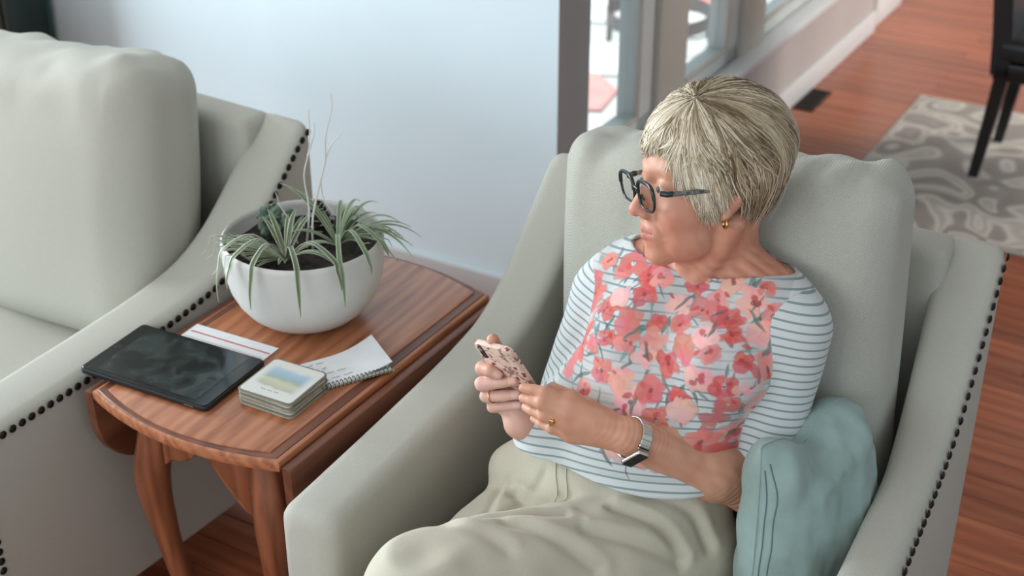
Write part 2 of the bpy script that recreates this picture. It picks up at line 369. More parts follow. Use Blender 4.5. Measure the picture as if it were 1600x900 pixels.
MAT['grey_cloth'] = mottled('grey_cloth', srgb(150, 160, 162), srgb(196, 202, 202), 30, .9, .3, 300)
def thr(P, N): 
    P = P.copy(); P[:, 0] += nz(P, 9, 3, .008); P[:, 1] += nz(P, 8, 5, .008); return P
tag(link('folded_throw', softbox(.14, .045, .36, .018, 14, thr), 'grey_cloth', None, rw(.862, 1.335, .57), (0, R(-5), -R(RY))), 'pale grey throw hanging at the side of the black dining chair', 'throw')
# ------------------------------------------------------------ sofa and armchair (same make: swooping arms with nailheads)
PROF = [(0, .838), (.03, .822), (.08, .775), (.14, .718), (.20, .668), (.27, .632), (.34, .617), (.42, .607), (.6, .594), (.8, .583)]
def top_at(s, prof=PROF):
    pts = np.array(prof); P = catmull(pts, 8); return float(np.interp(s, P[:, 0], P[:, 1]))
def rrect(x0, x1, z0, z1, r, k=5):
    out = []
    for cx, cz, a0 in ((x1-r, z1-r, 0), (x0+r, z1-r, 90), (x0+r*.5, z0+r*.5, 180), (x1-r*.5, z0+r*.5, 270)):
        rr = r if cz > (z0+z1)/2 else r*.5
        for t in np.linspace(0, 90, k): a = R(a0+t); out.append((cx+rr*math.cos(a), cz+rr*math.sin(a)))
    return out
def arm_mesh(xin, xout, depth, z0, r=.022, lean=.0):
    """arm seen along y: local y=0 is the back, -depth the front. xin/xout are functions of s (distance from the back)"""
    secs = []
    ss = [0, .004, .012, .022] + list(np.linspace(.04, depth-.04, 30)) + [depth-.022, depth-.012, depth-.004, depth]
    for s in ss:
        e = min(s, depth-s); ins = .02*(1-math.sqrt(max(0, 1-(1-min(e/.022, 1))**2)))
        a, b = xin(s), xout(s); lo, hi = min(a, b)+ins, max(a, b)-ins
        secs.append([(x, -s, z) for x, z in rrect(lo, hi, z0, top_at(s)-ins, r)])
    return loft(secs, True, 'arm', 40)
nail_me = lathe([(.0070, 0), (.0065, .0014), (.0048, .0028), (.0022, .0036), (.0004, .0039)], 10, 'nailhead', 80); nail_me.materials.append(MAT['nail'])
def nails_along(root, pts, normal, spacing):
    P = np.array(pts); seg = np.linalg.norm(np.diff(P, axis=0), axis=1); L = np.concatenate([[0], np.cumsum(seg)])
    q = Vector(normal).to_track_quat('Z', 'Y').to_euler()
    for d in np.arange(spacing*.4, L[-1], spacing):
        p = [np.interp(d, L, P[:, k]) for k in range(3)]
        link('nailhead', nail_me, None, root, p, q)
leg_me = loft([[(a*s, b*s, z) for a, b in ((-1, -1), (1, -1), (1, 1), (-1, 1))] for z, s in ((0, .016), (.14, .026))], name='leg'); leg_me.materials.append(MAT['black_wood'])
def crease(P, N, seed, amp=.006, top=True):
    """soft gathered creases running in from the top seam"""
    a = nz(P*np.array([1.0, .6, .35]), 26, seed, amp); w = np.clip((N[:, 2]-.45)/.55, 0, 1)
    return a*w
# ---- sofa
SO = (-.365, 2.465, 0); SY = 34
sofa = thing('sofa', 'cream upholstered sofa with dark nailhead trim beside the oak table', 'sofa', SO, -R(SY))
AZ = .14; SD = .815
arm = link('arm', arm_mesh(lambda s: -.115, lambda s: 0.0, SD, AZ), 'linen', sofa)
link('arm', arm_mesh(lambda s: -1.765, lambda s: -1.88, SD, AZ), 'linen', sofa)
link('back_frame', boxm(-1.79, -.09, -.085, -.003, AZ, .834, .02, 4), 'linen', sofa)
link('seat_base', boxm(-1.77, -.11, -SD+.02, -.1, AZ, .31, .015), 'linen', sofa)
def seatfn(P, N):
    P = P.copy(); P[:, 2] += .018*np.cos(N[:, 0]*1.4)*np.cos(N[:, 1]*1.4)*np.clip(N[:, 2], 0, 1)+nz(P, 7, 2, .004); return P
for cx in (-.528, -1.352):
    c = link('seat_cushion', softbox(.815, .64, .15, .035, 20, seatfn), 'linen', sofa, (cx, -.49, .372))
def backfn(seed):
    def fn(P, N):
        P = P.copy(); bul = np.cos(np.clip(N[:, 0], -1, 1)*1.45)*np.cos(np.clip(N[:, 2], -1, 1)*1.35)
        P[:, 1] += np.sign(N[:, 1])*.045*bul*np.minimum(1, np.abs(N[:, 1]))
        cr = crease(P, N, seed, .012); P[:, 1] += cr; P[:, 2] += crease(P, N, seed+3, .010)+nz(P, 5, seed, .006)
        P[:, 2] += .012*np.abs(N[:, 0])**6*np.clip(N[:, 2], 0, 1)      # corners stand a little proud
        P[:, 0] += nz(P, 6, seed+8, .006)
        return P
    return fn
for i, cx in enumerate((-.53, -1.345)):
    link('back_cushion', softbox(.80, .20, .53, .075, 34, backfn(4+i*9)), 'linen', sofa, (cx, -.235, .678), (R(-11), R(-5.0), 0))
for x in (-.05, -1.83):
    for y in (-.05, -SD+.05): link('leg', leg_me, None, sofa, (x, y, 0))
pts = [(.001, -s, top_at(s)-.016) for s in np.linspace(.008, SD-.018, 60)]
nails_along(sofa, pts, (1, 0, 0), .0188)
nails_along(sofa, [(.001, -SD+.018, top_at(SD-.018)-.034), (.001, -SD+.018, AZ+.02)], (1, 0, 0), .0188)

# ---- armchair, a little narrower at the back on its left side
CO = (.216, 1.812, 0); CY = 28
chair = thing('armchair', 'cream upholstered armchair with nailhead trim holding the seated woman', 'armchair', CO, -R(CY))
CB = .405; CD = .81
def shift(o): o.location = (0, CB, 0); return o
lx_out = lambda s: -.372-.036*(s/CD)
shift(link('arm', arm_mesh(lambda s: lx_out(s)+.095, lx_out, CD, AZ), 'linen', chair))
shift(link('arm', arm_mesh(lambda s: .305+.03*min(1, s/.35), lambda s: .405+.012*(s/CD), CD, AZ), 'linen', chair))
link('back_frame', boxm(-.305, .330, CB-.085, CB-.003, AZ, .834, .02, 4), 'linen', chair)
link('seat_base', boxm(-.30, .315, -CD/2+.02, CB-.1, AZ, .30, .012), 'linen', chair)
def cseat(P, N):
    P = P.copy(); P[:, 2] += .014*np.cos(N[:, 0]*1.4)*np.cos(N[:, 1]*1.4)*np.clip(N[:, 2], 0, 1); return P
link('seat_cushion', softbox(.605, .70, .12, .035, 18, cseat), 'linen', chair, (.012, -.075, .352))
link('back_cushion', softbox(.545, .16, .58, .06, 40, backfn(31)), 'linen2', chair, (.030, .200, .682), (R(-9), R(-5.0), R(-3)))
for x in (-.34, .37):
    for y in (-.35, .36): link('leg', leg_me, None, chair, (x, y, 0))
pts = [(.406+.012*s/CD, CB-s, top_at(s)-.016) for s in np.linspace(.008, CD-.018, 60)]
nails_along(chair, pts, (1, 0, 0), .021)
nails_along(chair, [(.418, -CD/2+.018, .55), (.418, -CD/2+.018, AZ+.02)], (1, 0, 0), .021)

# ------------------------------------------------------------ drop-leaf side table
TO = (-.352, 2.083, 0); TY = 31; TZ = .60
table = thing('side_table', 'reddish oak drop-leaf side table between the sofa and the armchair', 'table', TO, -R(TY))
def top_poly(hw, hl, bow, n=14):
    out = []
    for t in np.linspace(-1, 1, n): out.append((t*hw, -hl-bow*(1-t*t)))
    for t in np.linspace(1, -1, n): out.append((t*hw, hl+bow*(1-t*t)))
    return out
tp = link('tabletop', prism(top_poly(.188, .293, .034), TZ-.024, TZ-.004, .005, 2), 'oak', table)
link('raised_field', prism(top_poly(.164, .281, .034), TZ-.005, TZ, .002, 2), 'oak', tp)
link('bevel_edge', prism(top_poly(.180, .288, .034), TZ-.006, TZ-.0025, .001, 1), 'oak_dark', tp)
def leaf_poly(n=22):
    out = [(-.293, TZ-.012), (.293, TZ-.012)]
    for t in np.linspace(0, math.pi, n)[1:-1]: out.append((.293*math.copysign(abs(math.cos(t))**.7, math.cos(t)), TZ-.012-.03-.17*math.sin(t)**.8))
    return out
for x0 in (.191, -.209): 
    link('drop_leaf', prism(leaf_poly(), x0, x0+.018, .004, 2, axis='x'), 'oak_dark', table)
def cab(sx, sy):
    P = catmull([(0, 0, .575), (sx*.012, sy*.014, .50), (sx*.022, sy*.026, .42), (sx*.014, sy*.018, .30), (sx*.002, sy*.004, .17), (sx*.002, sy*.002, .06), (sx*.014, sy*.016, .018), (sx*.016, sy*.018, .0)], 5)
    z = P[:, 2]; rad = np.interp(z, [0, .02, .05, .15, .30, .42, .50, .575], [.026, .027, .018, .0165, .021, .030, .031, .027])
    return tube(P, rad, 14, name='leg')
for sx in (-1, 1):
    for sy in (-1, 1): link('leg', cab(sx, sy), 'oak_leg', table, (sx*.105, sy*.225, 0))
def half_apron(x0, x1, zt, deep, n=16):   # shallow at x0 (the middle), deep at x1 (the leg), lower edge scalloped
    out = [(x0, zt), (x1, zt)]
    for t in np.linspace(1, 0, n): out.append((x0+(x1-x0)*t, zt-.05-deep*math.sin(t*math.pi/2)**1.3-.008*math.sin(t*math.pi*2)))
    return out
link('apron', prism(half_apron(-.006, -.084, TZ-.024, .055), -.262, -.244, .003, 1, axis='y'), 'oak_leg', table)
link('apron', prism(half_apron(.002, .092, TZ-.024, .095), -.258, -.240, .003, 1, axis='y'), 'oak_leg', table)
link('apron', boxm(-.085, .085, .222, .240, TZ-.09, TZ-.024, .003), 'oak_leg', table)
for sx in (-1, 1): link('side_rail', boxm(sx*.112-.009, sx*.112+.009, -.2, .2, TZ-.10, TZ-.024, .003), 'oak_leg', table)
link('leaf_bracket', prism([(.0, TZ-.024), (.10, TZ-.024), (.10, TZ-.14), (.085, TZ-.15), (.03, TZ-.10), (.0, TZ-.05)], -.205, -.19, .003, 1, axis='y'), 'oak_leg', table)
# ------------------------------------------------------------ things on the table
ty_ = R(TY); tX = Vector((math.cos(ty_), -math.sin(ty_), 0)); tY = Vector((math.sin(ty_), math.cos(ty_), 0))
def tw(x, y, z): return Vector(TO)+tX*x+tY*y+Vector((0, 0, z))
def rr_poly(w, h, r, k=5):
    out = []
    for cx, cy, a0 in ((w/2-r, h/2-r, 0), (-w/2+r, h/2-r, 90), (-w/2+r, -h/2+r, 180), (w/2-r, -h/2+r, 270)):
        for t in np.linspace(0, 90, k): a = R(a0+t); out.append((cx+r*math.cos(a), cy+r*math.sin(a)))
    return out
MAT['paper'] = mottled('white_paper', srgb(218, 220, 222), srgb(226, 228, 229), 30, .8)
MAT['red_line'] = plain('red_print', srgb(190, 106, 98), .8)
MAT['black_case'] = plain('black_case', srgb(18, 20, 22), .4)
MAT['bezel'] = plain('black_glass_bezel', srgb(16, 24, 24), .12)
N = NT('mottled_screen'); tc = N.n('ShaderNodeTexCoord'); no = N.n('ShaderNodeTexNoise', i_Scale=22, i_Detail=5, i_Distortion=.8); N.l(tc.outputs['Object'], no.inputs['Vector'])
r = ramp(N, [(.42, srgb(20, 28, 28)), (.75, srgb(58, 68, 66))]); N.l(no.outputs['Fac'], r.inputs['Fac']); N.l(r.outputs['Color'], N.b.inputs['Base Color'])  # lighter grey patches mixed into the dark screen colour
r2 = ramp(N, [(.4, (.06, .06, .06, 1)), (.8, (.28, .28, .28, 1))]); N.l(no.outputs['Fac'], r2.inputs['Fac']); N.l(r2.outputs['Color'], N.b.inputs['Roughness'])
MAT['screen'] = N.m
env = thing('envelope', 'white envelope with a red line sticking out from under the tablet', 'envelope', tw(-.092, -.098, TZ), -ty_+R(3))
link('sheet', boxm(-.085, .085, -.046, .046, .0002, .0018, .0004, 1), 'paper', env)
link('red_stripe', boxm(-.08, .082, .022, .0255, .0018, .0021), 'red_line', env)
link('fold_line', boxm(-.08, .082, .006, .0068, .0018, .0020), 'red_line', env)
tab = thing('tablet', 'black tablet with a mottled dark screen on the side table', 'tablet', tw(-.114, -.186, TZ+.0022), -ty_+R(3.5))
link('case', prism(rr_poly(.254, .158, .010), 0, .0095, .003, 2), 'black_case', tab)
bz = link('glass', prism(rr_poly(.249, .153, .008), .0092, .0108, .0006, 1), 'bezel', tab)
link('screen', boxm(-.100, .100, -.068, .068, .0106, .0111), 'screen', bz)
link('home_button', lathe([(.0058, 0), (.0056, .0006), (.0046, .0007), (.0044, .0003), (.0002, .0003)], 20), 'black_case', bz, (-.1125, 0, .0106))
link('port', boxm(.085, .103, -.0795, -.0785, .004, .006), plain('port_metal', srgb(120, 122, 120), .4, .6), tab)
# coasters
MAT['cork'] = mottled('coaster_backing', srgb(150, 138, 116), srgb(176, 164, 142), 120, .8)
MAT['coaster_edge'] = plain('coaster_rim', srgb(112, 112, 98), .5)
N = NT('landscape_print'); tc = N.n('ShaderNodeTexCoord'); sp = N.n('ShaderNodeSeparateXYZ'); N.l(tc.outputs['Object'], sp.inputs[0])
no = N.n('ShaderNodeTexNoise', i_Scale=34, i_Detail=4); N.l(tc.outputs['Object'], no.inputs['Vector'])
ad = N.n('ShaderNodeMath', operation='MULTIPLY_ADD'); ad.inputs[1].default_value = .022; N.l(no.outputs['Fac'], ad.inputs[0]); N.l(sp.outputs['Y'], ad.inputs[2])
mr = N.n('ShaderNodeMapRange'); mr.inputs['From Min'].default_value = -.045; mr.inputs['From Max'].default_value = .055; N.l(ad.outputs[0], mr.inputs['Value'])
wht = srgb(214, 214, 208)
r = ramp(N, [(.0, wht), (.30, wht), (.36, srgb(178, 182, 160)), (.50, srgb(196, 196, 172)), (.58, srgb(158, 172, 158)), (.66, srgb(150, 178, 192)), (.82, srgb(168, 190, 202)), (.90, wht)])
N.l(mr.outputs[0], r.inputs['Fac'])
gx = N.n('ShaderNodeMath', operation='ABSOLUTE'); N.l(sp.outputs['X'], gx.inputs[0]); g2 = N.n('ShaderNodeMapRange'); g2.inputs['From Min'].default_value = .030; g2.inputs['From Max'].default_value = .042; N.l(gx.outputs[0], g2.inputs['Value'])
mxc = N.n('ShaderNodeMix', data_type='RGBA'); N.l(g2.outputs[0], mxc.inputs[0]); N.l(r.outputs['Color'], mxc.inputs[6]); mxc.inputs[7].default_value = wht
N.l(mxc.outputs[2], N.b.inputs['Base Color']); N.set(Roughness=.35); MAT['landscape'] = N.m
names = ['bottom coaster of the square stack on the side table', 'second coaster from the bottom of the square stack', 'third coaster from the bottom of the square stack', 'top coaster of the stack, printed with a small landscape']
for k in range(4):
    c = thing('coaster', names[k], 'coaster', tw(.086+(.002, -.0015, .0015, -.001)[k], -.153+(-.001, .002, -.001, .001)[k], TZ+.0004+k*.0066), -ty_+R((2, 4, 1, 3)[k]), 'coasters stacked on the side table')
    link('base', prism(rr_poly(.102, .102, .009), 0, .0042, .0008, 1), 'cork', c)
    link('rim', prism(rr_poly(.1035, .1035, .010), .0042, .0062, .0006, 1), 'coaster_edge', c)
    link('print', prism(rr_poly(.097, .097, .007), .0060, .0064), 'landscape' if k == 3 else 'paper', c)
    if k == 3:
        MAT['ink'] = plain('grey_ink', srgb(128, 132, 128), .8)
        for q in range(3): link('caption_mark', boxm(-.018+q*.012, -.009+q*.012, -.033, -.0315, .0064, .0065), 'ink', c)
# spiral notepad
pa = R(60)
pad = thing('spiral_notepad', 'small white spiral notepad with handwriting beside the coasters', 'notepad', tw(.124, -.045, TZ), -ty_+pa-R(90))
def sheet(w, l, z0, lift):
    V = []; F = []; n = 14; m = 6
    for i in range(n+1):
        for j in range(m+1):
            y_ = -l/2+l*i/n; x_ = -w/2+w*j/m; t = max(0, (y_/l)+.05)
            V.append((x_-.006*t, y_, z0+lift*t*t*(1.3-.6*(j/m))))
    k = (m+1)*(n+1); V += [(a, b, c+.0009) for a, b, c in V[:k]]
    for i in range(n):
        for j in range(m):
            a = i*(m+1)+j; q = (a, a+1, a+m+2, a+m+1); F.append(q[::-1]); F.append(tuple(t+k for t in q))
    edge = [j for j in range(m+1)]+[i*(m+1)+m for i in range(1, n+1)]+[n*(m+1)+j for j in range(m-1, -1, -1)]+[i*(m+1) for i in range(n-1, 0, -1)]
    for a, b in zip(edge, edge[1:]+edge[:1]): F.append((a, b, b+k, a+k))
    return mesh('sheet', V, F, True, 40)
link('back_cover', boxm(-.043, .040, -.070, .069, .0003, .0018, .0004, 1), plain('card_cover', srgb(196, 182, 140), .8), pad)
link('page_block', boxm(-.041, .038, -.067, .066, .0018, .0055, .0006, 1), 'paper', pad)
pg = link('top_page', sheet(.081, .136, .0056, .045), 'paper', pad, (-.002, 0, 0))
MAT['pencil'] = plain('pencil_writing', srgb(128, 134, 140), .9)
random.seed(5)
for ln in range(7):
    x_ = -.030+ln*.0085; y0 = -.056
    while y0 < .0:
        L = random.uniform(.006, .016)
        pts = [(x_+random.uniform(-.0014, .0014), y0+L*t, .0070) for t in np.linspace(0, 1, 7)]
        link('handwriting', tube(pts, .00035, 4), 'pencil', pg, (.002, 0, 0)); y0 += L+.006
        if random.random() < .22: break
wire = plain('coil_wire', srgb(84, 82, 72), .35, .8)
coil = tube([(math.cos(a)*.0052, 0, math.sin(a)*.0052) for a in np.linspace(0, 2*math.pi, 15)], .0008, 5, name='coil_ring'); coil.materials.append(wire)
for k in range(19): link('coil_ring', coil, None, pad, (.0400, -.064+k*.0070, .0066), (0, 0, R(8)))

# ------------------------------------------------------------ planter with plants
PO = tw(-.040, .070, TZ)
pot = thing('planter_bowl', 'round white ceramic planter bowl on the side table', 'planter', PO, 0)
prof = [(.0005, .0), (.055, .0), (.070, .003), (.088, .012), (.104, .026), (.117, .044), (.127, .066), (.133, .092), (.1355, .12), (.136, .146), (.1352, .152), (.1322, .155), (.1292, .152), (.1285, .146), (.127, .12), (.124, .118), (.0005, .118)]
link('bowl', lathe(prof, 72, 'bowl', 60), 'ceramic', pot)
def soilv():
    V = [(0, 0, .128)]; F = []; rings = 10; n = 40
    for i in range(1, rings+1):
        for k in range(n):
            a = 2*math.pi*k/n; rr = .1275*i/rings; x, y = rr*math.cos(a), rr*math.sin(a)
            V.append((x, y, .126+.006*noise.noise(Vector((x*40, y*40, 1)))+.004*noise.noise(Vector((x*110, y*110, 4)))))
    for k in range(n): F.append((0, 1+k, 1+(k+1) % n))
    for i in range(rings-1):
        for k in range(n):
            a = 1+i*n+k; b = 1+i*n+(k+1) % n; F.append((a, a+n, b+n, b))
    return mesh('soil', V, F, True)
link('soil', soilv(), 'soil', pot)
def leafmat(name, edge, mid, rough=.45):
    N = NT(name); at = N.n('ShaderNodeAttribute', attribute_name='tint'); r = ramp(N, [(.25, edge), (.55, mid)])
    N.l(at.outputs['Fac'], r.inputs['Fac']); N.l(r.outputs['Color'], N.b.inputs['Base Color']); N.set(Roughness=rough); return N.m
MAT['spider'] = leafmat('variegated_leaf', srgb(190, 192, 168), srgb(92, 108, 78))
MAT['spider2'] = leafmat('pale_variegated_leaf', srgb(172, 182, 150), srgb(108, 128, 98))
def ribbon(P, w):
    """arched strap leaf: five points across, folded along its middle, with thickness"""
    P = np.asarray(P, float); m = len(P); T = np.gradient(P, axis=0); T /= np.linalg.norm(T, axis=1)[:, None]
    V = []; tint = []; F = []
    for i in range(m):
        s = np.cross(T[i], [0, 0, 1.]); s /= np.linalg.norm(s)+1e-9; u = np.cross(s, T[i]); u /= np.linalg.norm(u)+1e-9
        for k, q in enumerate((-1, -.55, 0, .55, 1)):
            V.append(P[i]+s*w[i]*q+u*w[i]*.35*abs(q)); tint.append((0, .55, 1, .55, 0)[k])
    k = len(V)
    for i in range(m):
        s = np.cross(T[i], [0, 0, 1.]); s /= np.linalg.norm(s)+1e-9; u = np.cross(s, T[i]); u /= np.linalg.norm(u)+1e-9
        for j in range(5): V.append(V[i*5+j]-u*.0006); tint.append(tint[i*5+j])
    for i in range(m-1):
        for j in range(4):
            a = i*5+j; F.append((a, a+1, a+6, a+5)); F.append((k+a, k+a+5, k+a+6, k+a+1))
        F.append((i*5, i*5+5, k+i*5+5, k+i*5)); F.append((i*5+4, k+i*5+4, k+i*5+9, i*5+9))
    me = mesh('leaf', V, F, True)
    at = me.attributes.new('tint', 'FLOAT', 'POINT'); at.data.foreach_set('value', tint); return me
def strap(o, az, L, rise, droop, w=.0042, hang=0):
    """leaf from o (bowl frame). hang>0: runs to the rim, over it and down outside; else arches inside or above the bowl"""
    a = R(az); u = np.array([math.cos(a), math.sin(a)]); o2 = np.array(o[:2])
    if hang:
        b = o2@u; t = -b+math.sqrt(max(0, b*b-(o2@o2-.1420**2))); rim = o2+u*t; un = rim/np.linalg.norm(rim); tg_ = u*.5+un*.5
        mid = o2+u*t*.5
        P = [(o2[0], o2[1], o[2]), (mid[0], mid[1], .162+rise), (rim[0], rim[1], .164+rise*.3)]
        for k, (out, dn) in enumerate(((.010, .25), (.016, .62), (.017, 1.0))): e = rim+tg_*out*(1+L); P.append((e[0], e[1], .162-hang*dn))
        pts = catmull(P, 4)
    else:
        pts = np.array([(o2[0]+u[0]*L*(t-.12*t*t), o2[1]+u[1]*L*(t-.12*t*t), o[2]+rise*t-droop*t*t) for t in np.linspace(0, 1, 13)])
        rr = np.hypot(pts[:, 0], pts[:, 1]); near = np.clip(1-np.abs(rr-.134)/.03, 0, 1); lo_ = .130+(.030)*np.minimum(1, near*2.2)
        pts[:, 2] = np.where(rr < .15, np.maximum(pts[:, 2], lo_), pts[:, 2])
    n = len(pts); T_ = np.linspace(0, 1, n); W_ = [w*(.75+.6*math.sin(math.pi*min(1, t*1.1)))*(1-t**5)+.0004 for t in T_]
    return ribbon(pts, W_)
spA = thing('spider_plant', 'striped spider plant arching over the front of the white bowl', 'plant', PO, 0, 'spider plants in the white bowl')
oA = (-.022, -.045, .128)
for az, L, ri, dr, hg in [(176, .15, .10, .095, 0), (204, .2, .022, 0, .085), (222, .3, .02, 0, .045), (246, .2, .018, 0, .070), (288, .3, .016, 0, .075), (318, .1, .02, 0, .04),
                          (340, .105, .085, .080, 0), (12, .10, .09, .075, 0), (160, .12, .085, .06, 0), (118, .09, .115, .055, 0), (62, .10, .12, .07, 0), 
                          (186, .11, .055, .05, 0), (215, .09, .05, .045, 0), (168, .17, .12, .125, 0), (196, .14, .09, .10, 0), (80, .08, .14, .08, 0), (265, .06, .05, .03, 0)]:
    link('leaf', strap(oA, az, L, ri, dr, .0032, hg), 'spider', spA)
    if not hg: link('leaf', strap(oA, az+11, L*.88, ri*.85, dr*.8, .0028, 0), 'spider', spA)
spB = thing('spider_plant', 'pale bushy spider plant on the right side of the white bowl', 'plant', PO, 0, 'spider plants in the white bowl')
oB = (.058, .005, .128)
for az, L, ri, dr, hg in [(0, .12, .17, .125, 0), (350, .13, .15, .125, 0), (332, .10, .11, .09, 0), (35, .09, .17, .11, 0), (55, .07, .18, .12, 0), (85, .06, .16, .10, 0), (140, .09, .14, .08, 0), 
                          (300, .10, .02, 0, .03), (278, .2, .02, 0, .07), (322, .1, .02, 0, .02), (24, .06, .20, .15, 0), (200, .09, .10, .06, 0), (6, .14, .13, .10, 0), (344, .15, .16, .16, 0), (180, .10, .085, .06, 0), (10, .16, .13, .125, 0), (150, .13, .19, .10, 0)]:
    link('leaf', strap(oB, az, L, ri, dr, .0029, hg), 'spider2', spB)
    if not hg: link('leaf', strap(oB, az-13, L*.9, ri*.8, dr*.8, .0026, 0), 'spider2', spB)
# jade-like succulent
suc = thing('succulent', 'small green succulent near the left rim of the white bowl', 'plant', PO+Vector((-.055, .045, .126)), 0)
MAT['jade'] = mottled('succulent_green', srgb(74, 94, 78), srgb(110, 128, 106), 40, .5)
lf = softbox(.015, .009, .024, .0042, 5); lf.materials.append(MAT['jade'])
random.seed(11)
for k in range(30):
    a = random.random()*6.283; rr_ = random.uniform(0, .028); hz = random.uniform(.010, .052)*(1-rr_*14*.6)
    link('leaf', lf, None, suc, (rr_*math.cos(a), rr_*math.sin(a), hz), (random.uniform(-.9, .9), random.uniform(-.9, .9), a))
for k in range(5):
    a = k*1.26; link('stem', tube([(0, 0, -.004), (.012*math.cos(a), .012*math.sin(a), .02), (.02*math.cos(a), .02*math.sin(a), .036)], .0022, 6), plain('succulent_stem', srgb(92, 88, 70), .7), suc)
# pine cone
pc = thing('pine_cone', 'dark pine cone with pale-tipped scales among the leaves', 'pine cone', PO+Vector((.022, .055, .128)), 0)
MAT['cone'] = plain('pine_scale', srgb(62, 52, 46), .7); MAT['cone_tip'] = plain('pine_scale_tip', srgb(176, 172, 164), .7)
link('core', lathe([(.001, 0), (.014, .004), (.016, .02), (.011, .042), (.001, .056)], 14), 'cone', pc)
scm = prism([(-.006, 0), (.006, 0), (.008, .012), (.004, .018), (-.004, .018), (-.008, .012)], 0, .0022, .0006, 1); scm.materials.append(MAT['cone'])
tpm = prism([(-.0066, .0145), (.0066, .0145), (.004, .0188), (-.004, .0188)], .0005, .0030, .0005, 1); tpm.materials.append(MAT['cone_tip'])
for k in range(44):
    a = k*2.39996; t = k/44; h_ = .004+.05*t; rr_ = .012*(1-t)+.004
    s_ = link('scale', scm, None, pc, (rr_*math.cos(a), rr_*math.sin(a), h_), (R(30+45*t), 0, a-math.pi/2)); s_.scale = (1-.45*t,)*3
    link('scale_tip', tpm, None, s_)
# bare white twigs
MAT['twig'] = plain('white_twig', srgb(206, 204, 196), .7)
tg = thing('dried_twig', 'pale leafless twig with forked tip standing upright in the bowl', 'twig', PO+Vector((.005, .005, .126)), 0, 'bare twigs in the white bowl')
def twig(root, pts, r0=.0012): r0 *= 1.4; link('branch', tube(catmull(pts, 4), np.linspace(r0, r0*.35, (len(pts)-1)*4+1), 5), 'twig', root)
twig(tg, [(0, 0, 0), (.008, .004, .07), (.004, .004, .13), (.016, .006, .18), (.019, .006, .245)], .0015)
twig(tg, [(.012, .005, .165), (.024, .006, .20), (.026, .008, .222)])
tg2 = thing('dried_twig', 'pale leafless twig leaning right above the pine cone', 'twig', PO+Vector((.016, .0, .126)), 0, 'bare twigs in the white bowl')
twig(tg2, [(0, 0, 0), (.004, .0, .06), (.022, .004, .13), (.038, .006, .18), (.058, .01, .205)], .0016)
twig(tg2, [(.030, .005, .155), (.033, .006, .20), (.046, .006, .25), (.046, .006, .275)], .0011)
twig(tg2, [(.020, .003, .125), (.024, .004, .09), (.040, .006, .06)], .001)
tg3 = thing('dried_twig', 'short pale twig curving up left of the pine cone', 'twig', PO+Vector((-.012, .02, .126)), 0, 'bare twigs in the white bowl')
twig(tg3, [(0, 0, 0), (-.01, .0, .04), (-.024, .0, .07), (-.03, .0, .095)], .0014)
# ------------------------------------------------------------ surfaces grown from blended volumes (for the body and its clothes)
f32 = np.float32
def rc(a, b, ra, rb=None):
    a = np.array(a, f32); b = np.array(b, f32); rb = ra if rb is None else rb; ab = b-a; L2 = float(ab@ab)
    lo = np.minimum(a-ra, b-rb); hi = np.maximum(a+ra, b+rb)
    def fn(P):
        pa = P-a; t = np.clip((pa@ab)/L2, 0, 1); d = pa-t[:, None]*ab
        return np.sqrt((d*d).sum(1))-(ra+(rb-ra)*t)
    return fn, lo, hi
def ell(c, r, rot=None):
    c = np.array(c, f32); r = np.array(r, f32); m = None if rot is None else np.array(rot, f32)
    R_ = float(max(r))
    def fn(P):
        q = P-c
        if m is not None: q = q@m.T
        k0 = np.sqrt(((q/r)**2).sum(1)); k1 = np.sqrt(((q/(r*r))**2).sum(1))+1e-9
        return k0*(k0-1)/k1
    return fn, c-R_, c+R_
def smin(a, b, k):
    h = np.clip(.5+.5*(b-a)/k, 0, 1); return b+(a-b)*h-k*h*(1-h)
def smax(a, b, k): return -smin(-a, -b, k)
class Group:
    """smooth union of primitives, evaluated only near its own bounds; xf maps world points into the group's frame"""
    def __init__(s, prims, k, xf=None, bounds=None, cut=()):
        s.p = prims; s.k = k; s.xf = xf; s.cut = cut
        if bounds is None: bounds = (np.min([q[1] for q in prims], 0), np.max([q[2] for q in prims], 0))
        s.lo = np.array(bounds[0], f32)-.05; s.hi = np.array(bounds[1], f32)+.05
    def __call__(s, P):
        Q = s.xf(P) if s.xf else P; d = None
        for i, q in enumerate(s.p):
            kk = s.k if len(q) < 4 else q[3]
            v = q[0](Q); d = v if d is None else smin(d, v, kk)
        for q, kk in s.cut: d = smax(d, -q[0](Q), kk)
        return d
def union(groups, k):
    def fn(P):
        out = np.full(len(P), .2, f32)
        for g in groups:
            m = np.all((P > g.lo) & (P < g.hi), axis=1)
            if m.any(): out[m] = smin(out[m], g(P[m]), k)
        return out
    fn.lo = np.min([g.lo for g in groups], 0)+.03; fn.hi = np.max([g.hi for g in groups], 0)-.03
    return fn
def chunked(fn, P, n=300000): return np.concatenate([fn(P[i:i+n]) for i in range(0, len(P), n)])
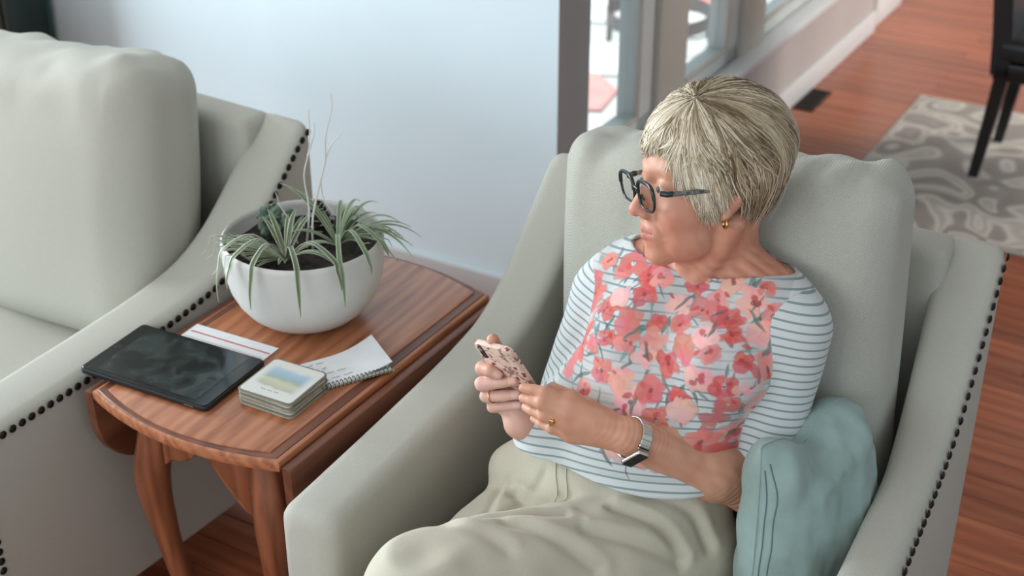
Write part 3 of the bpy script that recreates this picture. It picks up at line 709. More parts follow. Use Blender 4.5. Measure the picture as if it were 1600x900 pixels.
def grow(fn, lo, hi, h, name, B=5):
    lo = np.array(lo, f32); hi = np.array(hi, f32); nb = np.ceil((hi-lo)/(h*B)).astype(int); NC = nb*B
    g = np.stack(np.meshgrid(*[np.arange(k) for k in nb], indexing='ij'), -1).reshape(-1, 3)
    d = chunked(fn, (lo+(g+.5)*h*B).astype(f32)); g = g[np.abs(d) < h*B*.95+.0012]
    o = np.stack(np.meshgrid(*[np.arange(B+1)]*3, indexing='ij'), -1).reshape(-1, 3)
    P = (lo+(g[:, None, :]*B+o[None])*h).astype(f32).reshape(-1, 3)
    D = chunked(fn, P).reshape(-1, B+1, B+1, B+1); sg = D < 0
    C = [(a, b, c) for a in (0, 1) for b in (0, 1) for c in (0, 1)]
    sl = lambda A, c: A[:, c[0]:c[0]+B, c[1]:c[1]+B, c[2]:c[2]+B]
    cnt = sum(sl(sg, c).astype(np.int8) for c in C); act = (cnt > 0) & (cnt < 8)
    acc = np.zeros(act.shape+(3,), f32); num = np.zeros(act.shape, f32)
    for a in C:
        for ax in range(3):
            if a[ax]: continue
            b = list(a); b[ax] = 1; d0 = sl(D, a); d1 = sl(D, b); cr = (d0 < 0) != (d1 < 0)
            t = np.where(cr, d0/np.where(cr, d0-d1, 1), 0)
            for k in range(3): acc[..., k] += np.where(cr, a[k]+(t if k == ax else 0), 0)
            num += cr
    bi, i, j, k = np.nonzero(act); cell = g[bi]*B+np.stack([i, j, k], 1)
    key = (cell[:, 0].astype(np.int64)*NC[1]+cell[:, 1])*NC[2]+cell[:, 2]
    V = lo+(cell+acc[bi, i, j, k]/num[bi, i, j, k][:, None])*h
    od = np.argsort(key); key = key[od]; V = V[od]; F = []
    for ax in range(3):
        b = [0, 0, 0]; b[ax] = 1; s0 = sl(sg, (0, 0, 0)); s1 = sl(sg, b)
        bi, i, j, k = np.nonzero(s0 != s1); cell = g[bi]*B+np.stack([i, j, k], 1); fl = s0[bi, i, j, k]
        u = np.zeros(3, int); w = np.zeros(3, int); u[(ax+1) % 3] = 1; w[(ax+2) % 3] = 1; ids = []; ok = np.ones(len(cell), bool)
        for off in (0*u, u, u+w, w):
            c = cell-off; kk = (c[:, 0].astype(np.int64)*NC[1]+c[:, 1])*NC[2]+c[:, 2]; q = np.searchsorted(key, kk); q = np.minimum(q, len(key)-1)
            ok &= key[q] == kk; ids.append(q)
        Q = np.stack(ids, 1); Q[~fl] = Q[~fl][:, ::-1]; F.append(Q[ok])
    F = np.concatenate(F)
    me = bpy.data.meshes.new(name); me.vertices.add(len(V)); me.vertices.foreach_set('co', V.astype(f32).ravel())
    me.loops.add(len(F)*4); me.loops.foreach_set('vertex_index', F.astype(np.int32).ravel())
    me.polygons.add(len(F)); me.polygons.foreach_set('loop_start', np.arange(0, len(F)*4, 4, dtype=np.int32))
    me.update(calc_edges=True); me.validate(); me.polygons.foreach_set('use_smooth', np.ones(len(me.polygons), bool))
    # relax once so the grid does not show
    co = np.empty(len(me.vertices)*3, f32); me.vertices.foreach_get('co', co); co = co.reshape(-1, 3)
    ed = np.empty(len(me.edges)*2, np.int32); me.edges.foreach_get('vertices', ed); ed = ed.reshape(-1, 2)
    for it in range(2):
        s = np.zeros_like(co); n = np.zeros(len(co), f32)
        np.add.at(s, ed[:, 0], co[ed[:, 1]]); np.add.at(s, ed[:, 1], co[ed[:, 0]]); np.add.at(n, ed[:, 0], 1); np.add.at(n, ed[:, 1], 1)
        co = .5*co+.5*s/np.maximum(n, 1)[:, None]
    me.vertices.foreach_set('co', co.ravel()); me.update()
    return me, co
def displace(me, co, amount):
    n = np.empty(len(co)*3, f32); me.vertex_normals.foreach_get('vector', n); co = co+n.reshape(-1, 3)*np.asarray(amount, f32)[:, None]
    me.vertices.foreach_set('co', co.astype(f32).ravel()); me.update(); return co.astype(f32)
def vnoise(P, scale, seed=0):
    """cheap smooth noise from summed sines"""
    r = np.random.default_rng(seed); out = np.zeros(len(P), f32)
    for q in range(7):
        k = r.normal(size=3); k /= np.linalg.norm(k); out += np.sin((P@k.astype(f32))*scale*r.uniform(.6, 1.6)+r.uniform(0, 6.28)).astype(f32)
    return out/4.0
def set_col(me, name, C):
    at = me.color_attributes.new(name, 'FLOAT_COLOR', 'POINT'); C = np.asarray(C, f32)
    if C.shape[1] == 3: C = np.concatenate([C, np.ones((len(C), 1), f32)], 1)
    at.data.foreach_set('color', C.ravel())
def lin(*c): return np.array(srgb(*c)[:3], f32)

def unit_(v): v = np.array(v, float); return (v/np.linalg.norm(v)).astype(f32)
# ------------------------------------------------------------ skeleton of the seated woman, in the armchair's frame (x right, y back, z up)
HC = np.array([.0325, .053, 1.0], f32); HS = .95
def head_axes(yaw, pitch, roll):
    yaw, pitch, roll = map(R, (yaw, pitch, roll))
    g = np.array([math.sin(yaw)*math.cos(pitch), -math.cos(yaw)*math.cos(pitch), math.sin(pitch)]); s = np.array([math.cos(yaw), math.sin(yaw), 0])
    u = np.cross(g, s); u = -u if u[2] < 0 else u; c, n = math.cos(roll), math.sin(roll)
    return np.array([c*s+n*u, g, c*u-n*s], f32)
HA = head_axes(-45, 4.2, 11.4)
def to_head(P): return (P-HC)@HA.T/HS
def from_head(q): return HC+(np.asarray(q, f32)*HS)@HA
L_SH, L_EL, L_WR = (.183, .035, .812), (.165, -.02, .572), (.030, -.170, .702)
R_SH, R_EL, R_WR = (-.108, .05, .785), (-.163, .005, .535), (-.155, -.1387, .6461)
NB = (.052, .072, .868)
RF_ = {'i': [(-.1865, -.1388, .7242), (-.199, -.175, .7493), (-.1824, -.1825, .7542), (-.1716, -.1798, .7494)],
       'm': [(-.1901, -.1265, .6952), (-.2029, -.1705, .7186), (-.1732, -.1694, .7302), (-.1474, -.1733, .7434)],
       'r': [(-.1861, -.1242, .675), (-.1994, -.164, .695), (-.1696, -.1666, .7068), (-.149, -.1623, .7128)],
       'p': [(-.1805, -.1247, .659), (-.1917, -.159, .6757), (-.1681, -.1597, .6857), (-.1491, -.1581, .6928)]}
RT_ = [(-.178, -.108, .650), (-.1822, -.1198, .6948), (-.176, -.1584, .7621), (-.1747, -.1884, .8106)]
LF_ = {'i': [(-.0533, -.1851, .7439), (-.0873, -.1983, .7558), (-.1048, -.199, .755), (-.1206, -.1993, .7535)],
       'm': [(-.0534, -.1944, .7292), (-.0893, -.2057, .7416), (-.1064, -.2034, .7391), (-.1204, -.1994, .7367)],
       'r': [(-.0521, -.1963, .7127), (-.0844, -.2071, .7228), (-.1046, -.2008, .7211), (-.1202, -.192, .7174)],
       'p': [(-.0475, -.1928, .6938), (-.0754, -.2008, .7004), (-.094, -.1955, .6999), (-.1108, -.1864, .6977)]}
LT_ = [(-.005, -.155, .705), (-.040, -.150, .714), (-.0724, -.1426, .7190), (-.1054, -.1395, .7237)]
# head
hp = [ell((0, -.018, .042), (.073, .094, .082)), ell((0, .042, .038), (.056, .046, .052)), ell((0, .034, -.03), (.059, .056, .074)), ell((0, .03, -.075), (.047, .051, .043)),
      rc((-.008, .071, -.106), (.008, .071, -.106), .0165)+(.018,), ell((.038, .055, -.036), (.023, .026, .028))+(.02,), ell((-.038, .055, -.036), (.023, .026, .028))+(.02,),
      ell((.037, .038, -.085), (.019, .026, .020))+(.02,), ell((-.037, .038, -.085), (.019, .026, .020))+(.02,),
      rc((0, .084, .021), (.036, .074, .022), .0105)+(.014,), rc((0, .084, .021), (-.036, .074, .022), .0105)+(.014,)]
feat = [rc((0, .086, .006), (0, .1075, -.034), .0085, .0108)+(.010,), ell((0, .1065, -.038), (.012, .0115, .010))+(.006,), ell((.0125, .0975, -.043), (.0075, .010, .0075))+(.006,), ell((-.0125, .0975, -.043), (.0075, .010, .0075))+(.006,),
        ell((0, .078, -.069), (.029, .016, .024))+(.014,),
        rc((-.021, .0855, -.0685), (0, .0945, -.0665), .0032, .0045)+(.004,), rc((.021, .0855, -.0685), (0, .0945, -.0665), .0032, .0045)+(.004,),
        rc((-.019, .085, -.0755), (0, .0928, -.0772), .0035, .0052)+(.004,), rc((.019, .085, -.0755), (0, .0928, -.0772), .0035, .0052)+(.004,)]
for sx in (1, -1):
    feat += [ell((sx*.032, .0735, .003), (.0165, .0145, .0125))+(.005,)]
    feat += [ell((sx*.0755, -.010, -.006), (.0075, .017, .029), [[1, 0, 0], [0, .97, .24], [0, -.24, .97]])+(.006,), rc((sx*.074, -.002, -.033), (sx*.073, .001, -.038), .0062)+(.006,)]
socket = [(ell((.034, .099, .004), (.021, .016, .014)), .012), (ell((-.034, .099, .004), (.021, .016, .014)), .012)]
mouth_cut = [(rc((-.021, .0895, -.0718), (0, .1000, -.0718), .0011), .002), (rc((.021, .0895, -.0718), (0, .1000, -.0718), .0011), .002),
             (ell((.086, -.008, -.006), (.006, .009, .016)), .004), (ell((-.086, -.008, -.006), (.006, .009, .016)), .004),
             (rc((.0065, .1065, -.0475), (.007, .099, -.049), .0032), .003), (rc((-.0065, .1065, -.0475), (-.007, .099, -.049), .0032), .003),
             (rc((.020, .096, -.040), (.034, .078, -.072), .0016), .006), (rc((-.020, .096, -.040), (-.034, .078, -.072), .0016), .006)]
class Head(Group):
    def __call__(s, P):
        Q = to_head(P); d = None
        for q in hp: v = q[0](Q); d = v if d is None else smin(d, v, q[3] if len(q) > 3 else .03)
        for q, k in socket: d = smax(d, -q[0](Q), k)
        for q in feat: d = smin(d, q[0](Q), q[3])
        for q, k in mouth_cut: d = smax(d, -q[0](Q), k)
        return d*HS
gh = Head([], .03, bounds=(HC-.13, HC+.14))
fh = from_head
neck = [rc(fh((0, -.032, -.045)), NB, .053, .056), rc(fh((.058, -.022, -.055)), (.045, .008, .858), .014, .010)+(.02,), rc(fh((-.056, -.022, -.055)), (.02, .012, .855), .014, .010)+(.02,),
        rc(fh((0, .020, -.095)), (.032, .018, .868), .024, .014)+(.018,)]
neck_raw = Group(neck, .03)
gn = Group(neck, .03)
torso = [rc((-.062, .068, .802), (.142, .055, .818), .060, .058), ell((.04, .045, .745), (.152, .088, .13)), ell((-.020, -.026, .765), (.070, .072, .070)), ell((.103, -.032, .765), (.070, .072, .070)),
         ell((.0, -.040, .645), (.146, .118, .115)), ell((-.02, -.065, .545), (.170, .138, .085)), rc((.05, .08, .885), (-.085, .06, .815), .036, .040), rc((.055, .08, .885), (.160, .045, .832), .036, .040)]
gt = Group(torso, .045)
def arm_prims(sh, el, wr, r, kk):
    sh, el, wr = map(np.array, (sh, el, wr)); m = el+(wr-el)*.35
    return [rc(sh, el, r[0], r[1]), rc(el, m, r[1], r[2]), rc(m, wr, r[2], r[3])]
gal = Group(arm_prims(L_SH, L_EL, L_WR, (.046, .041, .0425, .0265), .03), .025)
gar = Group(arm_prims(R_SH, R_EL, R_WR, (.046, .038, .038, .025), .03), .025)
def hand(F, T, wr, r0, k=.006):  # palm, four fingers of three joints each, thumb
    ps = []; w = np.array(wr, float)
    for q, rr in zip('imrp', (1.0, 1.0, .96, .86)):
        c = [np.array(p) for p in F[q]]
        ps.append(rc(w+(c[0]-w)*.15, c[0], .017, .0135*rr)+(.014,))
    for q, rr in zip('imrp', (1.0, 1.0, .96, .86)):
        c = [np.array(p) for p in F[q]]; a = np.array([.0112, .0098, .0086, .0076])*rr*r0
        for i in range(3): ps.append(rc(c[i], c[i+1], a[i], a[i+1])+((.010,) if i == 0 else (.0015,)))
        ps.append(ell(c[1], (a[1]*1.07,)*3)+(.003,))
    c = [np.array(p) for p in T]
    for i, (ra, rb) in enumerate(((.017, .0135), (.0125, .0105), (.0105, .0088))): ps.append(rc(c[i], c[i+1], ra, rb)+(.006 if i else .012,))
    return ps
ghl = Group(hand(LF_, LT_, L_WR, .88), .012); ghr = Group(hand(RF_, RT_, R_WR, .98), .012)
tor_skin = Group(torso, .045)
class Inset(Group):
    def __init__(s, g, off): s.g = g; s.off = off; s.lo = g.lo; s.hi = g.hi
    def __call__(s, P): return s.g(P)+s.off+.03*np.clip((.70-P[:, 2])*10, 0, 1)
body_fn = union([Inset(gt, .001), gal, gar, ghl, ghr, gn, gh], .009)
# soft hands: bring the wrist joint together with a wider blend
bm_, co = grow(body_fn, body_fn.lo, body_fn.hi, .0020, 'person')
q = to_head(co); inhead = np.linalg.norm(co-HC, axis=1) < .2
cheekm = np.clip((-q[:, 2]-.035)*25, 0, 1)*np.clip((.06-q[:, 1])*25, 0, 1)*inhead
sag = np.sin(q[:, 1]*230-q[:, 2]*260+3*vnoise(co, 60, 8)); nk = np.sin(co[:, 2]*300+co[:, 0]*160+5*vnoise(co, 30, 9))*np.exp(-((co[:, 2]-.89)/.03)**2)
fa = np.linalg.norm(co-np.array(L_WR), axis=1); wrk = np.sin((co@unit_(np.array(L_EL)-np.array(L_WR)))*900+2*vnoise(co, 80, 2))*np.exp(-(fa/.05)**2)
elk = np.sin((co@unit_((.5, .6, -.6)))*620+3*vnoise(co, 50, 6))*np.exp(-(np.linalg.norm(co-np.array((.165, -.05, .56)), axis=1)/.055)**2)
fore = np.sin(q[:, 2]*520+2*vnoise(co, 60, 7))*np.clip((q[:, 1]-.05)*30, 0, 1)*np.clip((q[:, 2]-.025)*40, 0, 1)*inhead
crow = np.sin(q[:, 2]*800+q[:, 1]*200)*np.exp(-((np.abs(q[:, 0])-.052)**2+(q[:, 1]-.062)**2+(q[:, 2]-.0)**2)/.014**2)
co = displace(bm_, co, -.0015*np.clip(sag, -1, .6)*cheekm*np.clip(.4+vnoise(co, 45, 15), 0, 1)*-1-.0010*nk*np.clip(.5+vnoise(co, 28, 16), 0, 1)-.0004*wrk-.0007*elk+.0003*fore+.0004*crow+.00035*vnoise(co, 300, 3)+.0008*vnoise(co, 55, 13))
# ---- skin colour
q = to_head(co); base = np.tile(lin(210, 157, 129), (len(co), 1))
def mixc(mask, col, amt): 
    global base
    m = np.clip(mask, 0, 1)[:, None]*amt; base = base*(1-m)+col*m
sm = lambda c, r, P=None: np.exp(-(((q if P is None else P)-np.array(c, f32))**2).sum(1)/(r*r))
mixc(.5+.5*vnoise(co, 90, 4), lin(194, 134, 110), .45); mixc(.5+.5*vnoise(co, 300, 5)-.2, lin(178, 110, 88), .45)
for sx in (1, -1): mixc(sm((sx*.045, .06, -.035), .024), lin(200, 122, 104), .6); mixc(sm((sx*.03, .085, -.012), .014), lin(196, 132, 118), .5)
mixc(sm((0, .115, -.04), .018), lin(204, 122, 104), .65)
mixc(np.clip((-q[:, 2]-.035)*22, 0, 1)*np.clip((.27-np.linalg.norm(co-HC, axis=1))*20, 0, 1), lin(194, 126, 102), .5)
lipm = (np.abs(q[:, 0]) < .022) & (q[:, 1] > .083) & (q[:, 2] < -.0625) & (q[:, 2] > -.0825) & (q[:, 1] > .0890-.0003)
mixc(lipm.astype(f32), lin(180, 108, 96), .65)
for sx in (1, -1):
    bx = q-np.array([sx*.033, .083, .026]); mixc(np.exp(-(bx[:, 0]/.017)**2-(bx[:, 2]/.004)**2)*(q[:, 1] > .06), lin(168, 128, 104), .45)
lf_axis = np.array(L_WR)-np.array(L_EL)
hand_m = np.exp(-(np.linalg.norm(co-np.array([-.18, -.15, .70]), axis=1)/.075)**4); mixc(hand_m, lin(220, 178, 164), .8)
mixc(np.exp(-(np.linalg.norm(co-np.array([-.03, -.18, .72]), axis=1)/.07)**4), lin(194, 138, 110), .5)
def nails(F, sgn):
    for k in 'imrp':
        c = np.array(F[k]); tip = c[3]; d = c[3]-c[2]; d /= np.linalg.norm(d)
        view = np.array([.66, -1.70, 1.85])-tip; view /= np.linalg.norm(view); nrm = view-d*(view@d); nrm /= np.linalg.norm(nrm)
        c0 = tip+nrm*.0075-d*.001; e = co-c0; a = e@d; b = np.linalg.norm(e-np.outer(a, d), axis=1)
        mixc(((np.abs(a) < .0058) & (b < .0050)).astype(f32), lin(232, 190, 182), .65)
nails(RF_, 1)
set_col(bm_, 'col', base)
def skin_mat():
    N = NT('skin'); at = N.n('ShaderNodeAttribute', attribute_name='col'); N.l(at.outputs['Color'], N.b.inputs['Base Color']); N.set(Roughness=.52)
    N.b.inputs['Subsurface Weight'].default_value = .08; N.b.inputs['Subsurface Radius'].default_value = (.01, .004, .002)
    tc = N.n('ShaderNodeTexCoord'); no = N.n('ShaderNodeTexNoise', i_Scale=380, i_Detail=3); N.l(tc.outputs['Object'], no.inputs['Vector'])
    bp = N.n('ShaderNodeBump', i_Strength=.18, i_Distance=.001); N.l(no.outputs['Fac'], bp.inputs['Height']); N.l(bp.outputs['Normal'], N.b.inputs['Normal']); return N.m
MAT['skin'] = skin_mat()
person = link('person', bm_, 'skin', None, CO, (0, 0, -R(CY)))
tag(person, 'grey-blonde woman in glasses and floral striped top sitting in the armchair', 'person')

# ------------------------------------------------------------ striped top with floral front
def cutplane(p, n, P): return (P-np.array(p, f32))@np.array(n, f32)
def unit(v): v = np.array(v, float); return v/np.linalg.norm(v)
la = unit(np.array(L_EL)-np.array(L_SH)); ra = unit(np.array(R_EL)-np.array(R_SH))
slL = Group([rc(L_SH, np.array(L_EL)+la*.03, .056, .054)], .03); slR = Group([rc(R_SH, np.array(R_EL)+ra*.03, .054, .050)], .03)
endL = np.array(L_SH)+la*.205; endR = np.array(R_SH)+ra*.225
side_bulge = ell((-.128, -.075, .615), (.052, .085, .055))
def shirt(P):
    d = np.full(len(P), .2, f32)
    m = np.all((P > gt.lo) & (P < gt.hi), 1)
    dt = np.full(len(P), .2, f32)
    if m.any():
        Q = P[m]; t = smin(gt(Q), side_bulge[0](Q), .03)-.0045
        t = t-.004*np.clip((.66-Q[:, 2])*12, 0, 1)                                  # hangs looser over the belly
        # folds under the bust and across the belly
        for (x0, z0, sl_, w, am, xl) in ((-.03, .690, .10, .010, .007, .12), (.06, .665, -.12, .009, .006, .10), (-.08, .650, .30, .010, .005, .08), (.02, .620, .05, .010, .005, .14)):
            zz = Q[:, 2]-z0-sl_*(Q[:, 0]-x0); t = t+am*np.exp(-(zz/w)**2)*np.exp(-((Q[:, 0]-x0)/xl)**2)*(Q[:, 1] < 0)
        dt[m] = t
    d = dt
    ey = ((P[:, 0]-.048)/.122)**2+((P[:, 1]-.062)/.056)**2
    ring = (np.sqrt(ey)-1)*.056
    d = np.where(P[:, 2] > .80, smax(d, -ring, .002), d)
    d = smax(d, cutplane((0, 0, .598), (-.04, -.06, -1), P).astype(f32), .004)     # hem
    for g_, a_, e_, sd in ((slL, la, endL, 1), (slR, ra, endR, 2)):
        m = np.all((P > g_.lo) & (P < g_.hi), 1)
        if m.any():
            Q = P[m]; t = g_(Q)
            t = smax(t, cutplane(e_, a_, Q).astype(f32), .003)
            d[m] = smin(d[m], t, .018)
    return d
sh_me, sco = grow(shirt, (-.27, -.22, .53), (.27, .18, .95), .0017, 'shirt')
sco = displace(sh_me, sco, .0022*vnoise(sco*np.array([.6, .6, 1.6], f32), 34, 8)*np.clip((.80-sco[:, 2])*10, .2, 1)+.0010*vnoise(sco, 60, 12))
# stripe coordinate: along the arm for sleeves, along the trunk elsewhere
dl = slL(sco); dr_ = slR(sco); dtt = gt(sco)
useL = (dl < dtt+.001) & (sco[:, 0] > .10); useR = (dr_ < dtt+.001) & (sco[:, 0] < -.04)
stripe = sco@np.array([-.10, .30, .95], f32)
bowL = (sco-np.array(L_SH, f32))@la.astype(f32); bowR = (sco-np.array(R_SH, f32))@ra.astype(f32)
stripe = np.where(useL, .41-bowL, np.where(useR, .43-bowR, stripe)).astype(f32)
at = sh_me.attributes.new('stripe', 'FLOAT', 'POINT'); at.data.foreach_set('value', stripe)
# the print: watercolour blooms, buds and leaves laid over the front panel
fl = np.zeros((len(sco), 4), f32)
nor = np.empty(len(sco)*3, f32); sh_me.vertex_normals.foreach_get('vector', nor); nor = nor.reshape(-1, 3)
front = (~useL) & (~useR) & ((nor[:, 1] < .25) | (sco[:, 2] > .84))
X = sco[:, 0]; Z = np.where(sco[:, 2] > .77, .77+np.hypot(sco[:, 2]-.77, np.clip(sco[:, 1]+.10, 0, 1)), sco[:, 2])           # unrolled height along the sloping chest
edge = front & (X > -.128+.25*np.clip(.72-Z, 0, 1)) & (X < .192-.10*np.clip(Z-.8, 0, 1))
prng = np.random.default_rng(12); wob = .0025*vnoise(sco, 210, 31); wob2 = .0022*vnoise(sco, 330, 32)
eidx = np.nonzero(edge)[0]; X = X[eidx].astype(f32); Z = Z[eidx].astype(f32); wob = wob[eidx]; wob2 = wob2[eidx]; fe = fl[eidx]
def near(x, z, r): return np.nonzero((np.abs(X-x) < r) & (np.abs(Z-z) < r))[0]
def paint(sel, mask, col, a):
    m = (np.clip(mask, 0, 1)*a).astype(f32)
    fe[sel, :3] = fe[sel, :3]*(1-m)[:, None]+lin(*col)*m[:, None]; fe[sel, 3] = 1-(1-fe[sel, 3])*(1-m)
soft = lambda d, w=.0012: np.clip(.5-d/w, 0, 1)
paint(slice(None), (Z > .665).astype(f32)*np.clip(.5+vnoise(sco, 55, 40)[eidx], 0, 1), (236, 230, 227), .7)
corals = [(228, 152, 142), (222, 134, 126), (234, 168, 158), (212, 116, 110), (236, 182, 174)]
reds = [(196, 78, 80), (178, 64, 70), (206, 92, 88)]; greens = [(84, 116, 110), (66, 98, 94), (120, 146, 140), (150, 168, 164)]
def leafstroke(x, z, ang, L, w, col, a=.85):
    sel = near(x, z, L+.012); ca, sa = math.cos(ang), math.sin(ang); dx, dz_ = X[sel]-x, Z[sel]-z; u_ = dx*ca+dz_*sa; v_ = -dx*sa+dz_*ca
    t = np.clip(u_/L, 0, 1); ww = w*np.sin(np.pi*np.clip(t*.92+.06, 0, 1))**.7; d = np.hypot(u_-t*L, v_+wob[sel])-ww
    paint(sel, soft(d, .0012), col, a)
def bloom(x, z, Rr, col, dark):
    k = prng.integers(4, 7); ph = prng.uniform(0, 6.28); sel = near(x, z, Rr*1.5+.008); xs, zs = X[sel], Z[sel]; w1, w2 = wob[sel], wob2[sel]
    for j in range(k):
        an = ph+j*2*math.pi/k+prng.uniform(-.25, .25); rr_ = Rr*prng.uniform(.42, .6); px_, pz_ = x+math.cos(an)*Rr*.55, z+math.sin(an)*Rr*.5
        d = np.hypot((xs-px_)*prng.uniform(.8, 1.1), (zs-pz_))-rr_+w1+w2
        c_ = tuple(int(np.clip(v+prng.integers(-10, 11), 0, 255)) for v in col); paint(sel, soft(d, .002), c_, .86)
    if dark:
        for j in range(prng.integers(1, 4)):
            an = prng.uniform(0, 6.28); rr_ = Rr*prng.uniform(.12, .28); d = np.hypot(xs-x-math.cos(an)*Rr*.4, zs-z-math.sin(an)*Rr*.35)-rr_+w2
            paint(sel, soft(d, .0014), reds[prng.integers(0, 3)], .8)
        paint(sel, soft(np.hypot(xs-x, zs-z)-Rr*.14+w2*.5, .001), (92, 66, 62), .7)
spots = []
for row in range(10):
    zz = .925-row*.0290
    for c_ in range(9):
        xx = -.13+c_*.040+(row % 2)*.020+prng.uniform(-.010, .010); spots.append((xx, zz+prng.uniform(-.010, .010), row))
prng.shuffle(spots)
for xx, zz, row in spots:
    row = int(row)
    if row >= 8 and not (.0 < xx < .16): continue
    for _ in range(2):
        leafstroke(xx+prng.uniform(-.02, .02), zz+prng.uniform(-.015, .015), prng.uniform(.5, 2.6)*(1 if prng.random() < .6 else -1), prng.uniform(.014, .036), prng.uniform(.0012, .0042), greens[prng.integers(0, 4)], .8)
for xx, zz, row in spots:
    row = int(row)
    if row >= 8 and not (.0 < xx < .16): continue
    if prng.random() < .10: continue
    bloom(xx, zz, prng.uniform(.0135, .0225), corals[prng.integers(0, 5)] if prng.random() < .8 else (208, 90, 88), prng.random() < .75)
for xx, zz, row in spots[:34]:
    leafstroke(xx+prng.uniform(-.02, .02), zz-.01, prng.uniform(-2.6, -.6), prng.uniform(.02, .04), prng.uniform(.001, .0036), greens[prng.integers(0, 2)], .8)
for k in range(26):
    leafstroke(prng.uniform(-.12, .18), prng.uniform(.69, .92), prng.uniform(0, 6.28), prng.uniform(.006, .012), .0028, reds[prng.integers(0, 3)], .8)
fl[eidx] = fe; set_col(sh_me, 'print', fl)
N = NT('striped_floral_jersey'); a1 = N.n('ShaderNodeAttribute', attribute_name='stripe'); a2 = N.n('ShaderNodeAttribute', attribute_name='print')
mu = N.n('ShaderNodeMath', operation='MULTIPLY'); mu.inputs[1].default_value = 1/.0118; N.l(a1.outputs['Fac'], mu.inputs[0])
fr_ = N.n('ShaderNodeMath', operation='FRACT'); N.l(mu.outputs[0], fr_.inputs[0])
r = ramp(N, [(.0, srgb(206, 210, 209)), (.66, srgb(206, 210, 209)), (.72, srgb(132, 150, 151)), (.90, srgb(132, 150, 151)), (.96, srgb(206, 210, 209))]); N.l(fr_.outputs[0], r.inputs['Fac'])
mx = N.n('ShaderNodeMix', data_type='RGBA'); N.l(a2.outputs['Alpha'], mx.inputs[0]); N.l(r.outputs['Color'], mx.inputs[6]); N.l(a2.outputs['Color'], mx.inputs[7])
N.l(mx.outputs[2], N.b.inputs['Base Color']); N.set(Roughness=.9, Sheen_Weight=.1)
tc = N.n('ShaderNodeTexCoord'); no = N.n('ShaderNodeTexNoise', i_Scale=700); N.l(tc.outputs['Object'], no.inputs['Vector']); bp = N.n('ShaderNodeBump', i_Strength=.2, i_Distance=.001); N.l(no.outputs['Fac'], bp.inputs['Height']); N.l(bp.outputs['Normal'], N.b.inputs['Normal'])
MAT['jersey'] = N.m
top = link('floral_top', sh_me, 'jersey', person); top['label'] = 'white top with grey stripes and coral flowers on the front'

# ------------------------------------------------------------ trousers
LK, RK = (-.145, -.440, .570), (-.205, -.47, .465)
tp_ = [ell((-.025, -.062, .528), (.172, .134, .108)), rc((-.12, -.09, .470), RK, .090, .062), rc(RK, (-.20, -.50, .12), .060, .048), ell((-.190, -.100, .535), (.034, .045, .032)),
       rc((.075, -.085, .475), LK, .094, .074)+(.010,), rc(LK, (-.32, -.53, .28), .068, .050)+(.02,)]
gtr = Group(tp_, .030)
def trousers(P):
    return smax(gtr(P), (P[:, 2]-.632).astype(f32), .004)
tr_me, tco = grow(trousers, (-.40, -.66, .06), (.22, .12, .64), .0026, 'trousers')
dsp = .0030*vnoise(tco*np.array([1.3, .6, 1.0], f32), 38, 51)+.0014*vnoise(tco, 95, 52)
def snap(p, fn, it=12):
    p = np.array(p, f32)
    for _ in range(it):
        h_ = .001; d0 = float(fn(p[None])[0]); g_ = np.array([float(fn((p+e)[None])[0])-d0 for e in np.eye(3, dtype=f32)*h_])/h_; p = p-(g_/(np.linalg.norm(g_)+1e-6)*d0*.8).astype(f32)
    return p
def polydist(P, pts):
    out = np.full(len(P), 1.0, f32)
    for a, b in zip(pts[:-1], pts[1:]):
        ab = b-a; pa = P-a; t = np.clip((pa@ab)/(ab@ab), 0, 1); out = np.minimum(out, np.sqrt(((pa-t[:, None]*ab)**2).sum(1)))
    return out
CREASE = [([(.021, -.192, .6), (.115, -.187, .6), (.19, -.21, .56)], .010, .008), ([(-.084, -.321, .62), (.007, -.307, .62), (.095, -.315, .59)], .012, .008), ([(-.144, -.375, .62), (-.048, -.369, .63)], .012, .005),
          ([(-.182, -.174, .56), (-.161, -.232, .55), (-.163, -.274, .54)], .008, .010), ([(-.146, -.185, .56), (-.081, -.21, .57)], .008, .009), ([(.041, -.148, .6), (.135, -.14, .585), (.187, -.153, .55)], .009, .007),
          ([(.013, -.261, .61), (.125, -.232, .6), (.205, -.227, .55)], .010, .008), ([(-.11, -.15, .58), (-.13, -.22, .56), (-.16, -.30, .53)], .010, .006), ([(-.03, -.25, .61), (-.08, -.29, .61), (-.13, -.34, .61)], .009, .006)]
for pts, w, am in CREASE:
    pts = catmull([snap(p, gtr) for p in pts], 5).astype(f32); e = polydist(tco, pts); lo_ = polydist(tco, [p+np.array([0, .018, .0], f32) for p in pts])
    dsp = dsp-am*np.exp(-(e/w)**2)+.55*am*np.exp(-(lo_/(w*1.1))**2)
tco = displace(tr_me, tco, dsp)
MAT['khaki'] = weave('khaki_cotton', srgb(184, 178, 158), srgb(202, 196, 178), .0016, .15)
trs = link('trousers', tr_me, 'khaki', person); trs['label'] = 'light khaki cotton trousers'

for pts, nm in (([(-.094, -.147, .6), (-.075, -.193, .57), (-.064, -.222, .55)], 'fly_seam'), ([(-.075, -.144, .6), (-.056, -.190, .57), (-.056, -.220, .55)], 'fly_seam')):
    pp = []
    for p in catmull(pts, 6):
        p = snap(p, gtr); k_ = np.argmin(((tco-p)**2).sum(1)); pp.append(tco[k_]+np.array([.0002, -.0005, .0012], f32))
    pp = np.array(pp); pp[1:-1] = (pp[:-2]+pp[1:-1]+pp[2:])/3
    link(nm, tube(pp, .0013, 6), 'khaki', trs)
